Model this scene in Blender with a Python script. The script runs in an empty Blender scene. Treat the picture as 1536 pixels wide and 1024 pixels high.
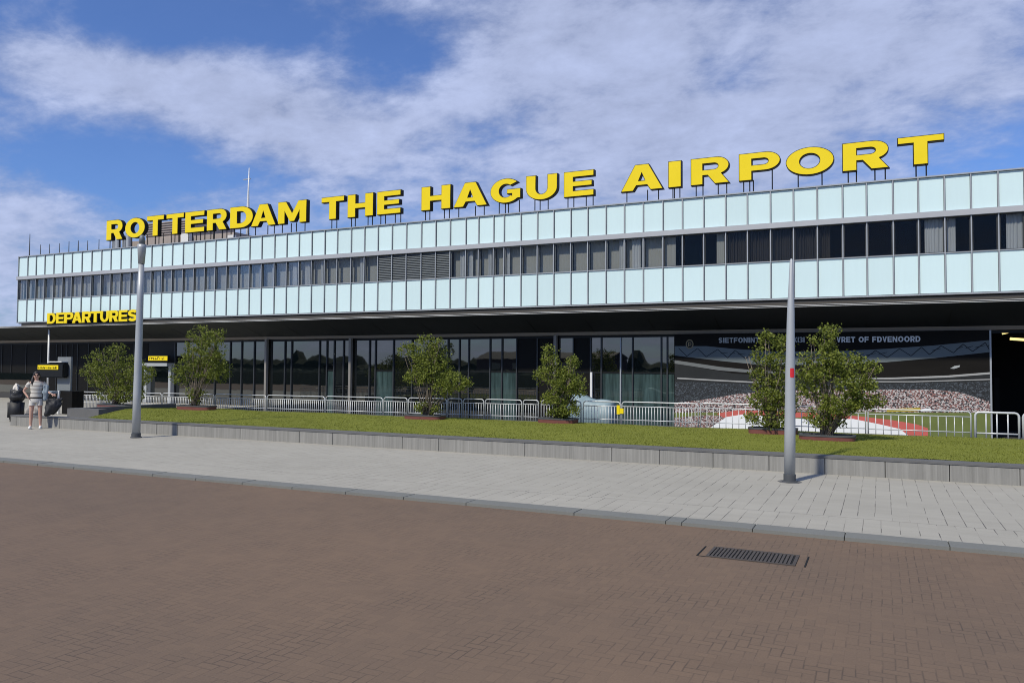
import bpy, bmesh, math, random
from mathutils import Vector, Matrix
random.seed(7)
C = bpy.context.scene.collection
PI = math.pi
S = bpy.context.scene

# ------------------------------------------------------------------ camera
FPX, YAW, PITCH, ROLL, EYE = 1163.29, 0.44268, 0.03408, 0.00615, 1.95
cf = Vector((-math.sin(YAW)*math.cos(PITCH), math.cos(YAW)*math.cos(PITCH), math.sin(PITCH)))
cr = Vector((math.cos(YAW), math.sin(YAW), 0)); cu = cr.cross(cf)
cr, cu = cr*math.cos(ROLL)+cu*math.sin(ROLL), -cr*math.sin(ROLL)+cu*math.cos(ROLL)
cam = bpy.data.cameras.new('camera'); co = bpy.data.objects.new('camera', cam); C.objects.link(co)
M = Matrix((cr, cu, -cf)).transposed().to_4x4(); M.translation = (0, 0, EYE); co.matrix_world = M
cam.sensor_width = 36; cam.lens = 36*FPX/1536; cam.clip_end = 4000; S.camera = co
def ray(px, py): return cr*((px-768)/FPX)+cu*((512-py)/FPX)+cf
def G(px, py, z=.04):
    d = ray(px, py); t = (z-EYE)/d.z; return Vector((d.x*t, d.y*t, z))
def W(px, py, Y):
    d = ray(px, py); t = Y/d.y; return Vector((d.x*t, Y, EYE+d.z*t))

# ------------------------------------------------------------------ node helper
class N:
    def __init__(s, nt, sock): s.nt, s.s = nt, sock
    def _m(s, op, *a):
        n = s.nt.nodes.new('ShaderNodeMath'); n.operation = op
        for i, v in enumerate((s,)+a):
            if isinstance(v, N): s.nt.links.new(v.s, n.inputs[i])
            else: n.inputs[i].default_value = v
        return N(s.nt, n.outputs[0])
    def __add__(s, o): return s._m('ADD', o)
    __radd__ = __add__
    def __sub__(s, o): return s._m('SUBTRACT', o)
    def __mul__(s, o): return s._m('MULTIPLY', o)
    __rmul__ = __mul__
    def __truediv__(s, o): return s._m('DIVIDE', o)
    def floor(s): return s._m('FLOOR')
    def frac(s): return s._m('FRACT')
    def min(s, o): return s._m('MINIMUM', o)
    def max(s, o): return s._m('MAXIMUM', o)
    def lt(s, o): return s._m('LESS_THAN', o)
    def gt(s, o): return s._m('GREATER_THAN', o)
    def mod(s, o): return s._m('FLOORED_MODULO', o)
    def eq(s, v): return s._m('COMPARE', v, .1)
    def pow(s, v): return s._m('POWER', v)
    def exp(s): return s._m('EXPONENT')
    def sin(s): return s._m('SINE')
    def atan2(s, o): return s._m('ARCTAN2', o)
    def asin(s): return s._m('ARCSINE')
    def abs(s): return s._m('ABSOLUTE')
    def clamp(s):
        r = s._m('ADD', 0.0); r.s.node.use_clamp = True; return r
    def ss(s, a, b):
        n = s.nt.nodes.new('ShaderNodeMapRange'); n.interpolation_type = 'SMOOTHSTEP'
        s.nt.links.new(s.s, n.inputs[0]); n.inputs[1].default_value = a; n.inputs[2].default_value = b
        return N(s.nt, n.outputs[0])
class T:                                        # one node tree being written
    def __init__(s, nt): s.nt = nt
    def new(s, k, **kw):
        n = s.nt.nodes.new(k)
        for a, v in kw.items(): setattr(n, a, v)
        return n
    def link(s, a, b): s.nt.links.new(a.s if isinstance(a, N) else a, b)
    def pos(s):
        g = s.new('ShaderNodeNewGeometry'); x = s.new('ShaderNodeSeparateXYZ'); s.link(g.outputs['Position'], x.inputs[0])
        return [N(s.nt, o) for o in x.outputs]
    def vec(s, x, y, z):
        c = s.new('ShaderNodeCombineXYZ')
        for i, v in enumerate((x, y, z)):
            if isinstance(v, N): s.link(v, c.inputs[i])
            else: c.inputs[i].default_value = v
        return c.outputs[0]
    def noise(s, vec, scale=5, detail=4, rough=.55, dist=0.0):
        n = s.new('ShaderNodeTexNoise'); s.link(vec, n.inputs['Vector'])
        n.inputs['Scale'].default_value = scale; n.inputs['Detail'].default_value = detail
        n.inputs['Roughness'].default_value = rough; n.inputs['Distortion'].default_value = dist
        return N(s.nt, n.outputs[0])
    def wnoise(s, vec):
        n = s.new('ShaderNodeTexWhiteNoise'); s.link(vec, n.inputs['Vector']); return N(s.nt, n.outputs['Value'])
    def mix(s, f, a, b):
        n = s.new('ShaderNodeMix', data_type='RGBA')
        if isinstance(f, N): s.link(f, n.inputs[0])
        else: n.inputs[0].default_value = f
        for v, i in ((a, 6), (b, 7)):
            if isinstance(v, (tuple, list)): n.inputs[i].default_value = (*v, 1)[:4]
            else: s.link(v, n.inputs[i])
        return n.outputs[2]
    def mulc(s, a, b):
        n = s.new('ShaderNodeVectorMath', operation='MULTIPLY'); s.link(a, n.inputs[0]); n.inputs[1].default_value = b; return n.outputs[0]
    def scale(s, col, f):                       # colour times a number
        n = s.new('ShaderNodeVectorMath', operation='SCALE')
        if isinstance(col, (tuple, list)): n.inputs[0].default_value = col[:3]
        else: s.link(col, n.inputs[0])
        if isinstance(f, N): s.link(f, n.inputs['Scale'])
        else: n.inputs['Scale'].default_value = f
        return n.outputs[0]
def newmat(name):
    m = bpy.data.materials.new(name); m.use_nodes = True
    t = T(m.node_tree); p = m.node_tree.nodes['Principled BSDF']; return m, t, p
def bump(t, p, h, strength=.4, dist=.01):
    b = t.new('ShaderNodeBump'); b.inputs['Strength'].default_value = strength; b.inputs['Distance'].default_value = dist
    t.link(h, b.inputs['Height']); t.link(b.outputs[0], p.inputs['Normal'])
def pm(name, col, rough=.5, metal=0, var=.12, scale=4, st=(1, 1, 1), bmp=0, spec=.5, fine=0):
    m, t, p = newmat(name)
    x, y, z = t.pos(); v = t.vec(x*st[0], y*st[1], z*st[2])
    n = t.noise(v, scale, 5, .6)
    f = 1.0-var+n*(2*var)
    if fine: f = f*(1.0-fine+t.noise(v, scale*14, 3, .6)*(2*fine))
    t.link(t.scale(col, f), p.inputs['Base Color'])
    t.link((n-.5)*.25+rough, p.inputs['Roughness'])
    p.inputs['Metallic'].default_value = metal; p.inputs['Specular IOR Level'].default_value = spec
    if bmp: bump(t, p, t.noise(v, scale*6, 4, .6), bmp, .01)
    return m
MT = {}
MT['panel'] = pm('pale_glass_panel', (.61, .775, .785), .25, var=.035, scale=1.3, spec=.25)
m_, t_, p_ = newmat('pale_glass_panel'); oi_ = t_.new('ShaderNodeObjectInfo'); x_, y_, z_ = t_.pos()
f_ = N(t_.nt, oi_.outputs['Random'])*.07+t_.noise(t_.vec(x_, y_, z_), .5, 3)*.05+t_.noise(t_.vec(x_*5.0, y_, z_*.5), 2.0, 4)*.06+.91
t_.link(t_.scale((.62, .775, .785), f_), p_.inputs['Base Color']); p_.inputs['Roughness'].default_value = .18; p_.inputs['Specular IOR Level'].default_value = .3
MT['panel'] = m_
MT['mullion'] = pm('grey_aluminium', (.36, .38, .40), .45, .25, .08, 3)
MT['darkmullion'] = pm('shadow_gap_metal', (.03, .033, .036), .5, 0, .1)
MT['ledge'] = pm('ledge_metal', (.40, .41, .43), .5, .1, .06, 2)
MT['black'] = pm('black_paint', (.008, .009, .009), .5, 0, .2, spec=.25)
MT['soffit'] = pm('black_soffit', (.016, .02, .021), .7, 0, .2, 1.5)
MT['brown'] = pm('brown_metal', (.05, .044, .036), .6, 0, .12, 2)
MT['lintel'] = pm('lintel_brown', (.27, .215, .155), .7, 0, .12, 2)
MT['column'] = pm('column_grey_brown', (.24, .225, .20), .6, .1, .1, 2)
MT['white'] = pm('white_metal', (.72, .72, .70), .45, 0, .06)
MT['yellow'] = pm('sign_yellow', (.84, .64, .006), .4, 0, .05, 2, spec=.3)
MT['louvre'] = pm('louvre_metal', (.17, .19, .20), .5, .2, .1)
MT['post'] = pm('galvanised_grey', (.40, .42, .43), .45, .25, .1, 2.5, (1, 1, .4))
MT['collar'] = pm('dark_collar', (.07, .075, .08), .6, .1, .15)
MT['steel'] = pm('barrier_steel', (.56, .575, .58), .4, .2, .08, 8)
MT['red'] = pm('sticker_red', (.6, .02, .03), .5)
MT['body'] = pm('render_wall', (.3, .3, .3), .8)
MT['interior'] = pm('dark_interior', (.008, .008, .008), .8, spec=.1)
MT['clad'] = pm('dark_cladding', (.0075, .007, .006), .6, 0, .3, 2, (3, 1, .3), spec=.15)
MT['plant'] = pm('weathered_cladding', (.33, .285, .255), .75, 0, .3, 2.5, (4, 1, .5))
MT['curtain'] = pm('net_curtain', (.50, .54, .56), .9, 0, .25, 6, (6, 1, .2))
MT['blind'] = pm('grey_blind', (.40, .42, .39), .8, 0, .07, 3, (3, 1, .3))  # this grey stands in for sky reflected in the window panes
MT['darkblind'] = pm('dark_slat_blind', (.034, .030, .026), .7, 0, .9, 16, (3, 1, .1))
MT['planter'] = pm('red_brown_planter', (.17, .055, .045), .7, 0, .25, 5, fine=.15)
MT['soil'] = pm('soil', (.03, .022, .015), .95, 0, .3, 12, bmp=.6)
MT['bark'] = pm('bark', (.19, .155, .12), .9, 0, .35, 20, (1, 1, .3), bmp=.5)
MT['kerb'] = pm('kerb_stone', (.172, .175, .160), .75, 0, .10, 2.5, fine=.08)
MT['terrace'] = pm('terrace_paving', (.045, .045, .045), .8, 0, .15, 3)
MT['ground'] = pm('ground', (.05, .05, .05), .9)
MT['groundiron'] = pm('cast_iron', (.085, .070, .060), .55, .3, .25, 20)
MT['pit'] = pm('drain_pit', (.006, .006, .006), .9)
MT['skin'] = pm('skin', (.52, .31, .23), .5, 0, .06)
MT['hair'] = pm('dark_hair', (.018, .012, .01), .5, 0, .3, 30, (3, 3, .5))
MT['shorts'] = pm('white_shorts', (.6, .57, .52), .8)
MT['bagblack'] = pm('black_bag', (.016, .017, .02), .6, 0, .3, 9, bmp=.4)
MT['beige'] = pm('beige_canvas', (.36, .33, .29), .85, 0, .2, 8, bmp=.3)
MT['cloth'] = pm('pale_cloth', (.62, .58, .52), .85, 0, .1, 8)
MT['jacket'] = pm('blue_grey_cloth', (.24, .29, .33), .85, 0, .2, 8)
MT['kioskgrey'] = pm('kiosk_grey', (.17, .185, .19), .6)
MT['tarp'] = pm('blue_grey_tarp', (.22, .30, .33), .5, 0, .25, 4, bmp=.3)
MT['greyboard'] = pm('grey_board', (.36, .38, .39), .6, 0, .08)
MT['treeline'] = pm('far_foliage', (.035, .05, .025), .95, 0, .4, .4)
MT['brick_far'] = pm('far_brick', (.12, .09, .08), .9, 0, .2, .3)

def lampmat():
    m, t, p = newmat('lit_tube'); p.inputs['Base Color'].default_value = (.9, .8, .5, 1)
    p.inputs['Emission Color'].default_value = (1, .75, .28, 1); p.inputs['Emission Strength'].default_value = 1.6; return m
MT['lamp'] = lampmat()
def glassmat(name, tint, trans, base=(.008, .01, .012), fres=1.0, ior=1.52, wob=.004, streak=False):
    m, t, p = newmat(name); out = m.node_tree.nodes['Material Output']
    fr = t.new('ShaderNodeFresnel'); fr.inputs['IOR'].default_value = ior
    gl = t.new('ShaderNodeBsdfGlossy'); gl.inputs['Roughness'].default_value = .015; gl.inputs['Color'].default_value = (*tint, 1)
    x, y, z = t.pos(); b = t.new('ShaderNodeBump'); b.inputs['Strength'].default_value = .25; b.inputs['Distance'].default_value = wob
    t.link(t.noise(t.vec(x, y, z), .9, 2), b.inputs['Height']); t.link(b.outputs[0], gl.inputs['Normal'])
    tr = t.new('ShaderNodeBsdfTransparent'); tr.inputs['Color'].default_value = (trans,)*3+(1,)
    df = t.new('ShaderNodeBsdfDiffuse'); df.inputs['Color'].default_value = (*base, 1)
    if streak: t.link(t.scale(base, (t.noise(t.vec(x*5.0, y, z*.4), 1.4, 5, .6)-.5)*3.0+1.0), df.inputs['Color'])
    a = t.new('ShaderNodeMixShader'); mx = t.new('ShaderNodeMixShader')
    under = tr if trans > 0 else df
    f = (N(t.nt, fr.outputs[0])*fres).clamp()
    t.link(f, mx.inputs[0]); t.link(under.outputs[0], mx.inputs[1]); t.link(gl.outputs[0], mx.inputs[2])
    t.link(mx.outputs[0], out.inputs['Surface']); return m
MT['winglass'] = glassmat('window_glass', (.9, .95, 1), .86, fres=.25)
MT['shopglass'] = glassmat('dark_shop_glass', (.95, .95, .88), 0, (.006, .008, .009), 3.8)
MT['tealglass'] = glassmat('teal_shop_glass', (.8, .95, .9), 0, (.04, .066, .066), 1.5, streak=True)  # teal streaks painted into the pane colour in place of reflections and interiors

def herring():                                  # herringbone clinkers of the road
    m, t, p = newmat('brown_clinker_road')
    x, y, z = t.pos()
    wx = (t.noise(t.vec(x, y, 0.0), 2.2, 2)-.5)*.02
    u, v = (x+wx)/.078, (y+wx)/.078
    i, j = u.floor(), v.floor(); fx, fy = u-i, v-j
    k = (i-j).mod(4.0)
    big = 9.0
    L = fx+k.eq(1)*big; Rr = 1.0-fx if False else (fx*-1.0+1.0)+k.eq(0)*big
    B = fy+k.eq(2)*big; Tt = (fy*-1.0+1.0)+k.eq(3)*big
    d = L.min(Rr).min(B.min(Tt))
    bi, bj = i-k.eq(1), j-k.eq(2)
    idn = t.wnoise(t.vec(bi, bj, k.eq(0)+k.eq(1)))
    jn = t.noise(t.vec(x, y, 0.0), 1.7, 3)
    j2 = t.wnoise(t.vec(bi, bj, 5.0))
    joint = (d*-1.0+1.0).ss(.885, .985)*((jn-.46)*3.0+j2*.7-.1).clamp()
    big1 = t.noise(t.vec(x, y, 0.0), .22, 3); fine = t.noise(t.vec(x, y, 0.0), 60, 3)
    c = t.mix(idn, (.168, .117, .081), (.184, .127, .086))
    c = t.mix(big1.ss(.3, .72), c, t.mulc(c, (.86, .89, .93)))
    st_ = t.noise(t.vec(x*.6, y*1.5, 2.0), .9, 5, .65); c = t.mix(st_.ss(.58, .75)*.5, c, t.mulc(c, (.78, .79, .80)))
    c = t.scale(c, (fine*.35+.83))
    c = t.mix(joint*.62, c, (.045, .038, .034))
    t.link(c, p.inputs['Base Color']); p.inputs['Roughness'].default_value = .8; p.inputs['Specular IOR Level'].default_value = .25
    bump(t, p, d.ss(0, .09)*.5+fine*.3+idn*.3, .25, .005)
    return m
MT['road'] = herring()
def pavers():
    m, t, p = newmat('pale_grey_pavers')
    x, y, z = t.pos()
    edge = y-11.05                              # one long course runs beside the kerb
    col = (x/.205+(y.gt(11.05)*.37)); ci = col.floor(); fx = col-ci
    row = (y+t.wnoise(t.vec(ci, 3.0, 0.0))*.3)/.27; rj = row.floor(); fy = row-rj
    dx = fx.min(fx*-1.0+1.0)*.205; dy = fy.min(fy*-1.0+1.0)*.27
    idn = t.wnoise(t.vec(ci, rj, 0.0)); idc = t.wnoise(t.vec(ci, rj, 7.0))
    jx = (dx*-1.0).ss(-.008, -.0015)*(idc*1.6-.4).clamp()
    jy = (dy*-1.0).ss(-.005, -.001)*.16
    je = (edge.abs()*-1.0).ss(-.012, -.004)*.5
    joint = jx.max(jy).max(je)
    bn = t.noise(t.vec(x, y, 0.0), .35, 4); fine = t.noise(t.vec(x, y, 0.0), 45, 3); st = t.noise(t.vec(x*.3, y, 0.0), 5, 4)
    c = t.mix(idn, (.350, .333, .286), (.368, .351, .302))
    c = t.scale(c, bn*.3+.85); c = t.scale(c, fine*.2+.9); c = t.scale(c, st*.2+.9)
    c = t.mix(joint, c, (.06, .058, .055))
    t.link(c, p.inputs['Base Color']); p.inputs['Roughness'].default_value = .85; p.inputs['Specular IOR Level'].default_value = .25
    bump(t, p, joint*-1.0+fine*.15+idn*.25, .3, .006)
    return m
MT['paving'] = pavers()
def concrete(name, c0, c1):
    m, t, p = newmat(name)
    x, y, z = t.pos()
    streak = t.noise(t.vec(x*9.0, y*2.0, z*.35), 1.6, 5, .65)
    rib = t.noise(t.vec(x*30.0, y*2.0, z*.2), 1.2, 2)
    big = t.noise(t.vec(x, y, z), .8, 3)
    top = (z-.2)*1.5
    c = t.mix(((streak-.5)*1.9+(rib-.5)*.8+.5+(big-.5)*.6).clamp(), c0, c1)
    t.link(c, p.inputs['Base Color']); p.inputs['Roughness'].default_value = .85; p.inputs['Specular IOR Level'].default_value = .2
    bump(t, p, rib+streak*.6, .35, .012); return m
MT['concrete'] = concrete('stained_concrete', (.19, .186, .172), (.305, .298, .277))
MT['cap'] = pm('dark_concrete_cap', (.12, .12, .12), .85, 0, .2, 3, fine=.15)
def leafmat(name, c0, c1):
    m, t, p = newmat(name)
    g = t.new('ShaderNodeNewGeometry'); r = N(t.nt, g.outputs['Random Per Island'])
    x, y, z = t.pos(); n = t.noise(t.vec(x, y, z), 3.2, 2)
    c = t.mix((r*.75+(n-.35)*.9).clamp(), c0, c1)
    t.link(c, p.inputs['Base Color']); p.inputs['Roughness'].default_value = .55; p.inputs['Specular IOR Level'].default_value = .3
    tl = t.new('ShaderNodeBsdfTranslucent'); t.link(t.scale(c, 1.3), tl.inputs['Color'])
    mx = t.new('ShaderNodeMixShader'); mx.inputs[0].default_value = .28
    t.link(p.outputs[0], mx.inputs[1]); t.link(tl.outputs[0], mx.inputs[2])
    t.link(mx.outputs[0], m.node_tree.nodes['Material Output'].inputs['Surface']); return m
MT['leaf'] = leafmat('leaf_green', (.060, .085, .013), (.26, .295, .05))
MT['blade'] = leafmat('grass_blade', (.165, .185, .026), (.235, .25, .045))
def lawnmat():
    m, t, p = newmat('lawn_green'); x, y, z = t.pos()
    a = t.noise(t.vec(x*.35, y, z), 6, 5, .6); b = t.noise(t.vec(x, y, z), .5, 3); f = t.noise(t.vec(x*.5, y*1.5, z), 60, 3)
    c = t.mix((a*.7+b*.6-.2).clamp(), (.145, .165, .022), (.225, .24, .045)); c = t.scale(c, f*.7+.65)
    t.link(c, p.inputs['Base Color']); p.inputs['Roughness'].default_value = .9; p.inputs['Specular IOR Level'].default_value = .15
    bump(t, p, f+a, .6, .03); return m
MT['lawn'] = lawnmat()
def stripes():
    m, t, p = newmat('striped_top'); x, y, z = t.pos()
    w = (z*9.0+x*.6).frac(); n = t.noise(t.vec(x, y, z), 12, 3)
    c = t.mix((w.lt(.33)*(n+.3)).clamp(), (.58, .55, .49), (.27, .24, .21)); t.link(c, p.inputs['Base Color']); p.inputs['Roughness'].default_value = .85; return m
MT['striped'] = stripes()

# ------------------------------------------------------------------ mesh helper
class MB:
    def __init__(s): s.v, s.f = [], []
    def box(s, x0, x1, y0, y1, z0, z1):
        b = len(s.v); s.v += [(x, y, z) for z in (z0, z1) for x, y in ((x0, y0), (x1, y0), (x1, y1), (x0, y1))]
        s.f += [tuple(b+i for i in q) for q in ((3, 2, 1, 0), (4, 5, 6, 7), (0, 1, 5, 4), (1, 2, 6, 5), (2, 3, 7, 6), (3, 0, 4, 7))]; return s
    def ring(s, pts): b = len(s.v); s.v += [tuple(p) for p in pts]; return list(range(b, b+len(pts)))
    def loft(s, rings, cap=True, closed=False):
        R_ = [s.ring(r) for r in rings]; n = len(R_[0])
        for a, b in zip(R_, R_[1:]):
            for i in range(n): s.f.append((a[i], a[(i+1) % n], b[(i+1) % n], b[i]))
        if closed:
            a, b = R_[-1], R_[0]
            for i in range(n): s.f.append((a[i], a[(i+1) % n], b[(i+1) % n], b[i]))
        elif cap: s.f.append(tuple(R_[0][::-1])); s.f.append(tuple(R_[-1]))
        return s
    def tube(s, pts, rad, n=6, cap=True):
        pts = [Vector(p) for p in pts]; rad = rad if isinstance(rad, (list, tuple)) else [rad]*len(pts)
        rings = []; ref = None
        for i, p in enumerate(pts):
            d = (pts[min(i+1, len(pts)-1)]-pts[max(i-1, 0)]).normalized()
            if ref is None: ref = d.orthogonal().normalized()
            ref = (ref-d*ref.dot(d)); ref = ref.normalized() if ref.length > 1e-6 else d.orthogonal().normalized()
            q = d.cross(ref)
            rings.append([p+(ref*math.cos(a)+q*math.sin(a))*rad[i] for a in (2*PI*k/n for k in range(n))])
        return s.loft(rings, cap)
    def lathe(s, prof, cx=0, cy=0, n=20, ex=1):
        return s.loft([[(cx+r*math.cos(a)*ex, cy+r*math.sin(a), z) for a in (2*PI*k/n for k in range(n))] for r, z in prof])
    def prism(s, pts, d):                       # pts: planar loop, d: thickness vector
        d = Vector(d); return s.loft([[Vector(p) for p in pts], [Vector(p)+d for p in pts]])
    def build(s, name, mat, parent=None, smooth=False, off=(0, 0, 0), bevel=0):
        me = bpy.data.meshes.new(name)
        o = Vector(off); me.from_pydata([tuple(Vector(v)-o) for v in s.v], [], s.f); me.update()
        bm = bmesh.new(); bm.from_mesh(me); bmesh.ops.recalc_face_normals(bm, faces=bm.faces)
        if bevel: bmesh.ops.bevel(bm, geom=bm.edges[:], offset=bevel, segments=2, affect='EDGES', clamp_overlap=True)
        bm.to_mesh(me); bm.free()
        if smooth:
            for p in me.polygons: p.use_smooth = True
        me.materials.append(MT[mat] if isinstance(mat, str) else mat)
        ob = bpy.data.objects.new(name, me); C.objects.link(ob); ob.parent = parent
        if not parent: ob.location = o
        return ob
def tag(o, label, cat, group=None):
    o['label'] = label; o['category'] = cat
    if group: o['group'] = group
    return o
def thing(name, label, cat, loc=(0, 0, 0), rz=0, group=None):
    o = bpy.data.objects.new(name, None); C.objects.link(o); o.location = loc; o.rotation_euler = (0, 0, rz)
    o.empty_display_size = .2
    return tag(o, label, cat, group)
def struct(o): o['kind'] = 'structure'; return o

from mathutils import noise as mn
def crumple(ob, amp, sc, seed=0, sub=2):
    me = ob.data; bm = bmesh.new(); bm.from_mesh(me)
    if sub: bmesh.ops.subdivide_edges(bm, edges=bm.edges[:], cuts=sub, use_grid_fill=True)
    bm.normal_update()
    for v in bm.verts:
        n = mn.fractal(v.co*sc+Vector((seed, seed*2, 0)), 1.0, 2.0, 3); d = v.normal*(n*amp); v.co += d
    bm.to_mesh(me); bm.free()
    for p in me.polygons: p.use_smooth = True
    return ob
# ------------------------------------------------------------------ glyphs (unit box contours)
def arc(cx, cy, rx, ry, a0, a1, n=14):
    return [(cx+rx*math.cos(math.radians(a0+(a1-a0)*k/n)), cy+ry*math.sin(math.radians(a0+(a1-a0)*k/n))) for k in range(n+1)]
def glyph(ch, s=.31, b=.225):
    m = .5
    if ch == 'I': return [[(0, 0), (1, 0), (1, 1), (0, 1)]]
    if ch == 'T': return [[(0, 1), (0, 1-b), (m-s/2, 1-b), (m-s/2, 0), (m+s/2, 0), (m+s/2, 1-b), (1, 1-b), (1, 1)]]
    if ch == 'H': return [[(0, 0), (s, 0), (s, .38), (1-s, .38), (1-s, 0), (1, 0), (1, 1), (1-s, 1), (1-s, .6), (s, .6), (s, 1), (0, 1)]]
    if ch == 'E': return [[(0, 0), (1, 0), (1, b), (s, b), (s, .4), (.94, .4), (.94, .6), (s, .6), (s, 1-b), (1, 1-b), (1, 1), (0, 1)]]
    if ch == 'F': return [[(0, 0), (s, 0), (s, .36), (.92, .36), (.92, .57), (s, .57), (s, 1-b), (1, 1-b), (1, 1), (0, 1)]]
    if ch == '3': return [[(0, 0)]+arc(.6, .27, .4, .27, -90, 80, 8)+arc(.6, .74, .38, .26, -80, 90, 8)+[(0, 1), (0, .8), (.55, .8), (.55, .6), (.2, .6), (.2, .42), (.55, .42), (.55, .2), (0, .2)]]
    if ch == 'O': return [arc(.5, .5, .5, .5, 0, 360, 40)[:-1], arc(.5, .5, .5-s*.92, .5-b, 360, 0, 32)[:-1]]
    if ch == 'D': return [[(0, 0)]+arc(.48, .5, .52, .5, -90, 90, 20)+[(0, 1)], [(s, 1-b)]+arc(.46, .5, .24, .5-b, 90, -90, 16)+[(s, b)]]
    if ch in 'PR':
        hole = [(s, .78)]+arc(.60, .66, .12, .12, 90, -90, 10)+[(s, .54)]
        bowl = arc(.64, .665, .36, .335, 90, -90, 18)
        if ch == 'P': return [[(0, 0), (s, 0), (s, .33)]+bowl[::-1]+[(0, 1)], hole]
        return [[(0, 0), (s, 0), (s, .34), (.44, .34), (.63, 0), (1, 0), (.80, .37)]+arc(.66, .675, .33, .325, -65, 90, 16)+[(0, 1)], hole]
    if ch == 'A': return [[(0, 0), (.29, 0), (.37, .2), (.63, .2), (.71, 0), (1, 0), (.66, 1), (.34, 1)], [(.42, .37), (.5, .68), (.58, .37)]]
    if ch == 'M': return [[(0, 0), (.24, 0), (.24, .55), (.42, .08), (.58, .08), (.76, .55), (.76, 0), (1, 0), (1, 1), (.72, 1), (.5, .45), (.28, 1), (0, 1)]]
    if ch == 'N': return [[(0, 0), (.28, 0), (.28, .58), (.70, 0), (1, 0), (1, 1), (.72, 1), (.72, .42), (.30, 1), (0, 1)]]
    if ch == 'V': return [[(.36, 0), (.64, 0), (1, 1), (.7, 1), (.5, .34), (.3, 1), (0, 1)]]
    if ch == 'K': return [[(0, 0), (s, 0), (s, .33), (.64, 0), (1, 0), (.55, .53), (.98, 1), (.62, 1), (s, .66), (s, 1), (0, 1)]]
    if ch == 'U': return [[(0, 1)]+arc(.5, .47, .5, .47, 180, 360, 20)+[(1, 1), (1-s, 1)]+arc(.5, .47, .5-s, .47-b, 360, 180, 16)+[(s, 1)]]
    if ch == 'G': return [arc(.5, .5, .5, .5, 42, 318, 30)+[(.97, .17), (.97, .55), (.54, .55), (.54, .37), (.70, .37), (.70, .27)]+arc(.5, .5, .22, .5-b, 318, 50, 20)]
    if ch == 'S':
        ctr = arc(.52, .71, .36, .18, 25, 180, 10)+[(.18, .62), (.3, .54)]+[(.5, .5), (.7, .46)]+arc(.48, .29, .36, .18, 0, -155, 10)
        ctr = [Vector(p) for p in ctr]; a, c_ = [], []
        for i, p in enumerate(ctr):
            d = (ctr[min(i+1, len(ctr)-1)]-ctr[max(i-1, 0)]).normalized(); n = Vector((-d.y*1.15, d.x)); a.append(p+n*.12); c_.append(p-n*.12)
        return [[tuple(p) for p in a+c_[::-1]]]
def glyph_mesh(name, ch, w, h, depth, grow=0.0, s=.31, b=.225):
    cu_ = bpy.data.curves.new(name, 'CURVE'); cu_.dimensions = '2D'; cu_.fill_mode = 'BOTH'; cu_.extrude = depth/2; cu_.offset = grow
    for ct in glyph(ch, s, b):
        sp = cu_.splines.new('POLY'); sp.points.add(len(ct)-1); sp.use_cyclic_u = True
        for p, q in zip(sp.points, ct): p.co = (q[0]*w, q[1]*h, 0, 1)
    o = bpy.data.objects.new(name, cu_); me = bpy.data.meshes.new_from_object(o)
    for v in me.vertices: x, y, z = v.co; v.co = (x, -z, y)
    bpy.data.objects.remove(o); bpy.data.curves.remove(cu_); me.name = name
    return me
def glyph_obj(name, ch, x, y, z, w, h, depth, mat, parent, grow=0.0, **k):
    me = glyph_mesh(name, ch, w, h, depth, grow, **k)
    for v in me.vertices: v.co += Vector((x, y, z))
    me.materials.clear(); me.materials.append(MT[mat] if isinstance(mat, str) else mat)
    o = bpy.data.objects.new(name, me); C.objects.link(o); o.parent = parent; return o
GW = dict(I=.42, M=1.2, A=1.2, O=1.25, D=1.1, N=1.1, G=1.15)
def text_mesh(name, txt, x0, x1, y, z, h, depth, mat, parent, space=.16):
    ws = [GW.get(c, 1.0) if c != ' ' else .5 for c in txt]; tot = sum(ws)+space*(len(txt)-1); k = (x1-x0)/tot
    bm = bmesh.new(); x = x0
    for c, w in zip(txt, ws):
        if c != ' ':
            me = glyph_mesh('glyph', c, w*k, h, depth)
            for v in me.vertices: v.co += Vector((x, y, z))
            bm.from_mesh(me); bpy.data.meshes.remove(me)
        x += (w+space)*k
    me = bpy.data.meshes.new(name); bm.to_mesh(me); bm.free(); me.materials.append(MT[mat] if isinstance(mat, str) else mat)
    o = bpy.data.objects.new(name, me); C.objects.link(o); o.parent = parent; return o

# ------------------------------------------------------------------ ground
YK, YT, YW = 9.712, 10.043, 15.411
ZP, ZW = .04, .37
gx0, gx1 = -400, 400
gm = MB(); gm.v = [(-1500, -1500, -.3), (1500, -1500, -.3), (1500, 1500, -.3), (-1500, 1500, -.3)]; gm.f = [(0, 1, 2, 3)]
struct(gm.build('ground', 'ground'))
rd = MB(); rd.v = [(-250, -30, 0), (250, -30, 0), (250, YK+.05, 0), (-250, YK+.05, 0)]; rd.f = [(0, 1, 2, 3)]
struct(rd.build('road', 'road'))
pv = MB(); zz_ = ZP-.004; ZT = -.24; XT = -27.0
pv.v = [(-250, YT-.02, zz_), (XT, YT-.02, zz_), (250, YT-.02, zz_), (250, 21.4, zz_), (XT, 21.4, zz_), (XT, 33, zz_), (-250, 33, zz_), (-250, 21.4, zz_)]; pv.f = [(0, 1, 4, 7), (1, 2, 3, 4), (7, 4, 5, 6)]
struct(pv.build('pavement', 'paving'))
te = MB(); te.v = [(XT, 21.9, ZT), (60, 21.9, ZT), (60, 36, ZT), (XT, 36, ZT)]; te.f = [(0, 1, 2, 3)]
struct(te.build('terrace', 'terrace'))
ts = MB().box(XT, 60, 21.36, 21.95, -.4, ZP-.004); ts.box(XT-.2, XT, 21.95, 28.4, -.4, ZP-.006); struct(ts.build('terrace_kerb', 'terrace'))
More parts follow.
